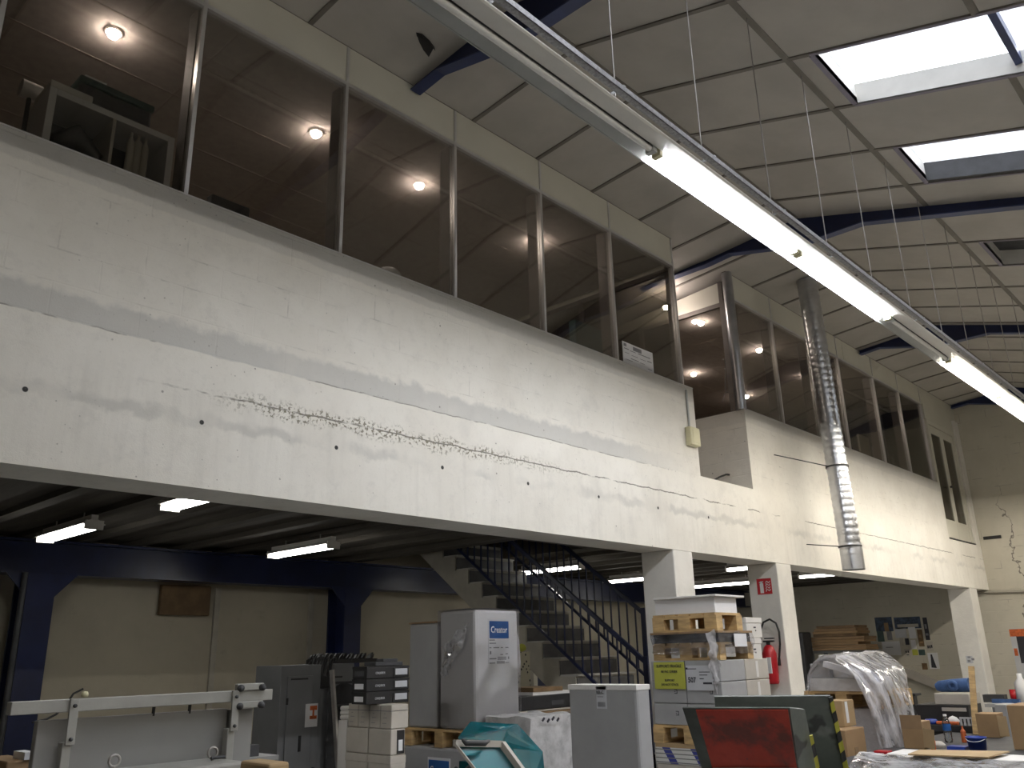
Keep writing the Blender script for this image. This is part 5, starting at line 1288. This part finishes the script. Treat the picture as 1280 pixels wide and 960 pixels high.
# orange poster and rods at the right edge
a, c = onX(1261, 786, WX), onX(1300, 848, WX)
r = thing('orange_poster', 'tall orange and black poster on the far wall at the right edge', 'poster', (WX, (a.y+c.y)/2, (a.z+c.z)/2))
bx(WX-.006, c.y, c.z, WX-.0005, a.y, a.z).build('sheet', M_LG, r)
w_, h_ = a.y-c.y, a.z-c.z
ink(NX, (WX-.006, a.y, c.z), [(0,h_*.84,w_,h_*.99)], M_ORANGE, r, 'orange_band')
ink(NX, (WX-.006, a.y, c.z), [(w_*.05,h_*.45,w_*.22,h_*.6)], M_ORANGE, r, 'orange_disc')
ink(NX, (WX-.006, a.y, c.z), [(w_*.28,h_*.3,w_*.95,h_*.84)], M_INK, r, 'black_field')
# far bench with small things
a = onX(1245, 872, 16.2); 
r = thing('far_bench', 'pale workbench with small tools at the far right', 'bench', (16.6, 3.2, 0))
zbn = onX(1262, 879, 16.2).z
bx(15.9, 1.6, zbn-.05, 17.4, 4.4, zbn).build('bench_top', M_GREYB, r)
for yy in (1.7, 4.25):
    for xx in (15.95, 17.3): bx(xx, yy, 0, xx+.06, yy+.06, zbn-.05).build('leg', M_CAB, r)
def far_small(name, label, cat, px, fn, m):
    p = onX(px, 876, 16.4); b = MB(); fn(b, V((16.4, p.y, zbn+.001))); tag(b.build(name, m), label, cat)
far_small('red_pot', 'red pot on the far workbench', 'pot', 1269, lambda b, p: b.lathe(p, [(0,0),(.055,0),(.065,.2),(0,.2)], 14), M_RED)
far_small('white_canister', 'white canister at the right end of the far workbench', 'canister', 1280, lambda b, p: b.lathe(p, [(0,0),(.1,0),(.1,.3),(.04,.38),(.04,.45),(0,.45)], 14), M_LW)
far_small('dark_tool', 'dark hand tool on the left of the far workbench', 'tool', 1248, lambda b, p: b.box(p.x-.1, p.y-.12, p.z, p.x+.1, p.y+.2, p.z+.12), M_CHAR)
far_small('blue_tool', 'blue tool lying on the far workbench', 'tool', 1262, lambda b, p: b.box(p.x-.25, p.y-.2, p.z, p.x-.15, p.y+.2, p.z+.06), M_BLUET)

# ================================================================ THINGS BEHIND THE OFFICE GLASS
KY = 5.2
a, c = onY(63, 108, KY), onY(219, 172, KY)
zt_ = (a.z+c.z)/2; kx0, kx1 = a.x, c.x
r = thing('cube_shelf', 'white two-cube shelf unit standing behind the leftmost window', 'shelf', ((kx0+kx1)/2, KY+.18, ZF+.012))
t = .045; kz0 = ZF+.012
b = MB().box(kx0, KY, kz0, kx0+t, KY+.36, zt_).box(kx1-t, KY, kz0, kx1, KY+.36, zt_).box(kx0+t, KY, zt_-t, kx1-t, KY+.36, zt_)
for z in (kz0, kz0+.42, kz0+.83, kz0+1.24):
    if z < zt_-.2: b.box(kx0+t, KY, z, kx1-t, KY+.36, z+.02)
b.build('shelf_carcass', M_LW, r, .003)
bx((kx0+kx1)/2-.01, KY, kz0+.02, (kx0+kx1)/2+.01, KY+.36, zt_-t).build('divider', M_CREAMB, r)
bx(kx0+t, KY+.34, kz0, kx1-t, KY+.355, zt_-t).build('shelf_back', M_CHAR, r)
zsb = kz0+1.26 if kz0+1.24 < zt_-.2 else kz0+.85
zsb = max(z for z in (kz0, kz0+.42, kz0+.83, kz0+1.24) if z < zt_-.2)+.022
for i, f in enumerate((.68, .74, .80)):
    x_ = kx0+(kx1-kx0)*f; o = MB().lathe((x_, KY+.08, zsb), [(0,0),(.025,0),(.025,.26+.03*(i == 1)),(.01,.31),(.01,.36),(0,.36)], 12)
    tag(o.build('white_bottle', M_CREAMB), 'pale slim bottle in the right cube of the white shelf, %s of three' % ['left', 'middle', 'right'][i], 'bottle', 'pale bottles in the shelf')
x_ = kx0+(kx1-kx0)*.27; tag(MB().tube([(x_-.15, KY+.1, zsb+.05), (x_, KY+.12, zsb+.16), (x_+.15, KY+.1, zsb+.05)], [.05, .10, .05], 12).build('dark_bag', M_DARK), 'dark bag in the left cube of the white shelf', 'bag')
A = [onY(97, 110, KY).x+.02, KY+.02, zt_+.001, onY(187, 140, KY).x+.03, KY+.32, zt_+.19]
r = thing('printer', 'dark green and black desktop device lying on the white shelf unit', 'printer', ((A[0]+A[3])/2, A[1]+.15, zt_))
bx(A[0], A[1], A[2], A[3], A[4], A[5]-.05).build('case', M_CHAR, r, .02); bx(A[0]-.01, A[1]-.01, A[5]-.05, A[3]+.01, A[4], A[5]).build('cover', M_GREENT, r, .012)
bx(A[0]+.02, A[1]+.0, A[5], A[0]+.16, A[1]+.1, A[5]+.015).build('paper_slip', M_LW, r)
A = [kx0-.0, KY, zt_+.001, kx0+.26, KY+.3, zt_+.05]
tag(bx(*A).build('white_case', M_WHITEB, None, .006), 'flat white case on the left corner of the shelf unit', 'case')
p = onY(38, 114, KY+.3); r = thing('white_roll', 'pale roll on a holder left of the white shelf unit', 'roll', (p.x, p.y, p.z))
MB().tube([(p.x-.06, p.y, p.z), (p.x+.06, p.y, p.z)], .06, 18).build('roll_paper', M_WHITEB, r); MB().tube([(p.x, p.y, kz0), (p.x, p.y, p.z-.05)], .015, 8).build('roll_stand', M_CHAR, r)
def behind_glass(name, label, cat, xl, xr, yt, Y, d, m):
    a, c = onY(xl, yt, Y), onY(xr, yt+.4*(xr-xl), Y); z = onY((xl+xr)/2, yt+.2*(xr-xl), Y).z
    r = thing(name, label, cat, ((a.x+c.x)/2, Y+d/2, ZF+.012))
    bx(a.x, Y, z-(.35 if z-ZF > .8 else .2), c.x, Y+d, z).build('body', m, r, .01); bx((a.x+c.x)/2-.05, Y+d*.3, ZF+.012, (a.x+c.x)/2+.05, Y+d*.7, z-.15).build('stand', M_CHAR, r)
    return r
behind_glass('dark_screen', 'low dark screen edge showing above the sill of the second window', 'screen', 265, 313, 241, 5.15, .08, M_CHAR)
behind_glass('monitor', 'dark square monitor standing behind the fifth window', 'monitor', 719, 753, 399, 5.7, .1, M_GREENT)
p = onY(485, 336, 5.2); r = thing('white_dome', 'pale rounded lamp head peeping above the sill of the third window', 'lamp', (p.x, 5.2, ZF+.012))
MB().lathe((p.x, 5.2, p.z-.1), [(.12, 0), (.11, .05), (.07, .09), (0, .105)], 18).build('lamp_shade', M_LW, r); MB().tube([(p.x, 5.2, ZF+.012), (p.x, 5.2, p.z-.08)], .015, 8).build('stem', M_CHAR, r)
# planning sheet on the last pane
x0_, x1_ = 7.02, 7.59; yq = YG-.012
r = thing('planning_sheet', 'white planning chart leaning inside the window before the landing gap', 'chart', (7.3, yq, ZS+.03))
bx(x0_, yq-.004, ZS+.03, x1_, yq, 4.755).build('sheet', M_LW, r)
w_, h_ = x1_-x0_, 4.755-ZS-.03
ink(NY, (x0_, yq-.004, ZS+.03), [(w_*.04,h_*.80,w_*.13,h_*.94),(w_*.34,h_*.74,w_*.62,h_*.92),(w_*.05,h_*.68,w_*.2,h_*.72),(w_*.24,h_*.66,w_*.42,h_*.69),(w_*.5,h_*.66,w_*.9,h_*.70),(w_*.06,h_*.5,w_*.2,h_*.52),(w_*.28,h_*.47,w_*.48,h_*.49),(w_*.56,h_*.46,w_*.74,h_*.48),(w_*.8,h_*.48,w_*.95,h_*.52),(w_*.25,h_*.3,w_*.5,h_*.33),(w_*.55,h_*.28,w_*.7,h_*.3),(w_*.8,h_*.12,w_*.94,h_*.15),(w_*.08,h_*.2,w_*.3,h_*.22)], M_INKG, r)
# right office: desks screens, panels
def panelY(name, label, cat, xl, xr, yt, yb, Y, m, d=.03):
    a = onY(xl, yt, Y); c = onY(xr, yb, Y)
    r = thing(name, label, cat, ((a.x+c.x)/2, Y, ZF+.012)); bx(a.x, Y, ZS-.25, c.x, Y+d, a.z).build('panel', m, r, .004)
    bx(a.x+.05, Y+.0, ZF+.012, a.x+.09, Y+d, ZS-.25).build('foot', M_CHAR, r); bx(c.x-.09, Y+.0, ZF+.012, c.x-.05, Y+d, ZS-.25).build('foot', M_CHAR, r)
panelY('desk_screen', 'pale desk screen behind the glass just right of the spiral duct', 'screen', 1073, 1089, 542, 570, 5.3, M_CREAMB)
panelY('desk_screen', 'small pink-grey desk screen behind the right-hand glass', 'screen', 1092, 1097, 558, 572, 5.35, M_GREYB)
panelY('paper_tray', 'pale stacked paper trays behind the right-hand glass near the door', 'tray', 1122, 1133, 562, 588, 5.4, M_CREAMB, .2)
panelY('folder', 'small white folder standing behind the right-hand glass', 'folder', 1114, 1119, 570, 580, 5.3, M_WHITEB)
MB_ = MB().box(16.0, 5.3, ZF+.012, 16.9, 9.2, 5.95); tag(MB_.build('dark_partition', M_CHAR), 'dark partition behind the last pane before the double door', 'partition')
MB_ = MB().box(13.2, 7.6, ZF+.012, 15.9, 7.7, 5.25); tag(MB_.build('brown_partition', M_BROWNW, None, .01), 'brown half-height partition inside the right-hand office', 'partition')
# small hanging decoration
r = thing('hanging_mobile', 'delicate hanging mobile with sparkling beads left of the round post', 'mobile', (10.3, 5.9, 5.0))
cc_ = onY(907, 470, 6.2); b = MB()
for q in [(903,437),(905,444),(908,444),(904,449),(909,456),(906,461),(899,433)]:
    p = onY(*q, 6.2); b.lathe(p, [(0,-.012),(.012,0),(0,.012)], 8)
b.build('bead', M_LW, r)
MB().tube([(cc_.x, 6.2, 6.05), onY(906, 440, 6.2), onY(907, 490, 6.2), onY(903, 502, 6.2)], .006, 6).tube([onY(907, 490, 6.2), onY(912, 491, 6.2)], .01, 6).build('branch', M_CHAR, r)

# ================================================================ WORLD, EXPOSURE
w = bpy.data.worlds.new('sky'); sc.world = w; w.use_nodes = True
wn = w.node_tree; wn.nodes.clear(); wo = wn.nodes.new('ShaderNodeOutputWorld'); bg = wn.nodes.new('ShaderNodeBackground')
bg.inputs[0].default_value = (.93, .96, 1, 1); bg.inputs[1].default_value = 6.0
wn.links.new(bg.outputs[0], wo.inputs[0])
sc.view_settings.view_transform = 'Standard'; sc.view_settings.look = 'None'; sc.view_settings.gamma = 1; sc.view_settings.use_curve_mapping = False
sc.view_settings.exposure = 0.42
sc.cycles.use_denoising = True
sc.cycles.max_bounces = 10; sc.cycles.diffuse_bounces = 5; sc.cycles.transparent_max_bounces = 16
sc.cycles.sample_clamp_indirect = 6
sc.cycles.caustics_reflective = False; sc.cycles.caustics_refractive = False
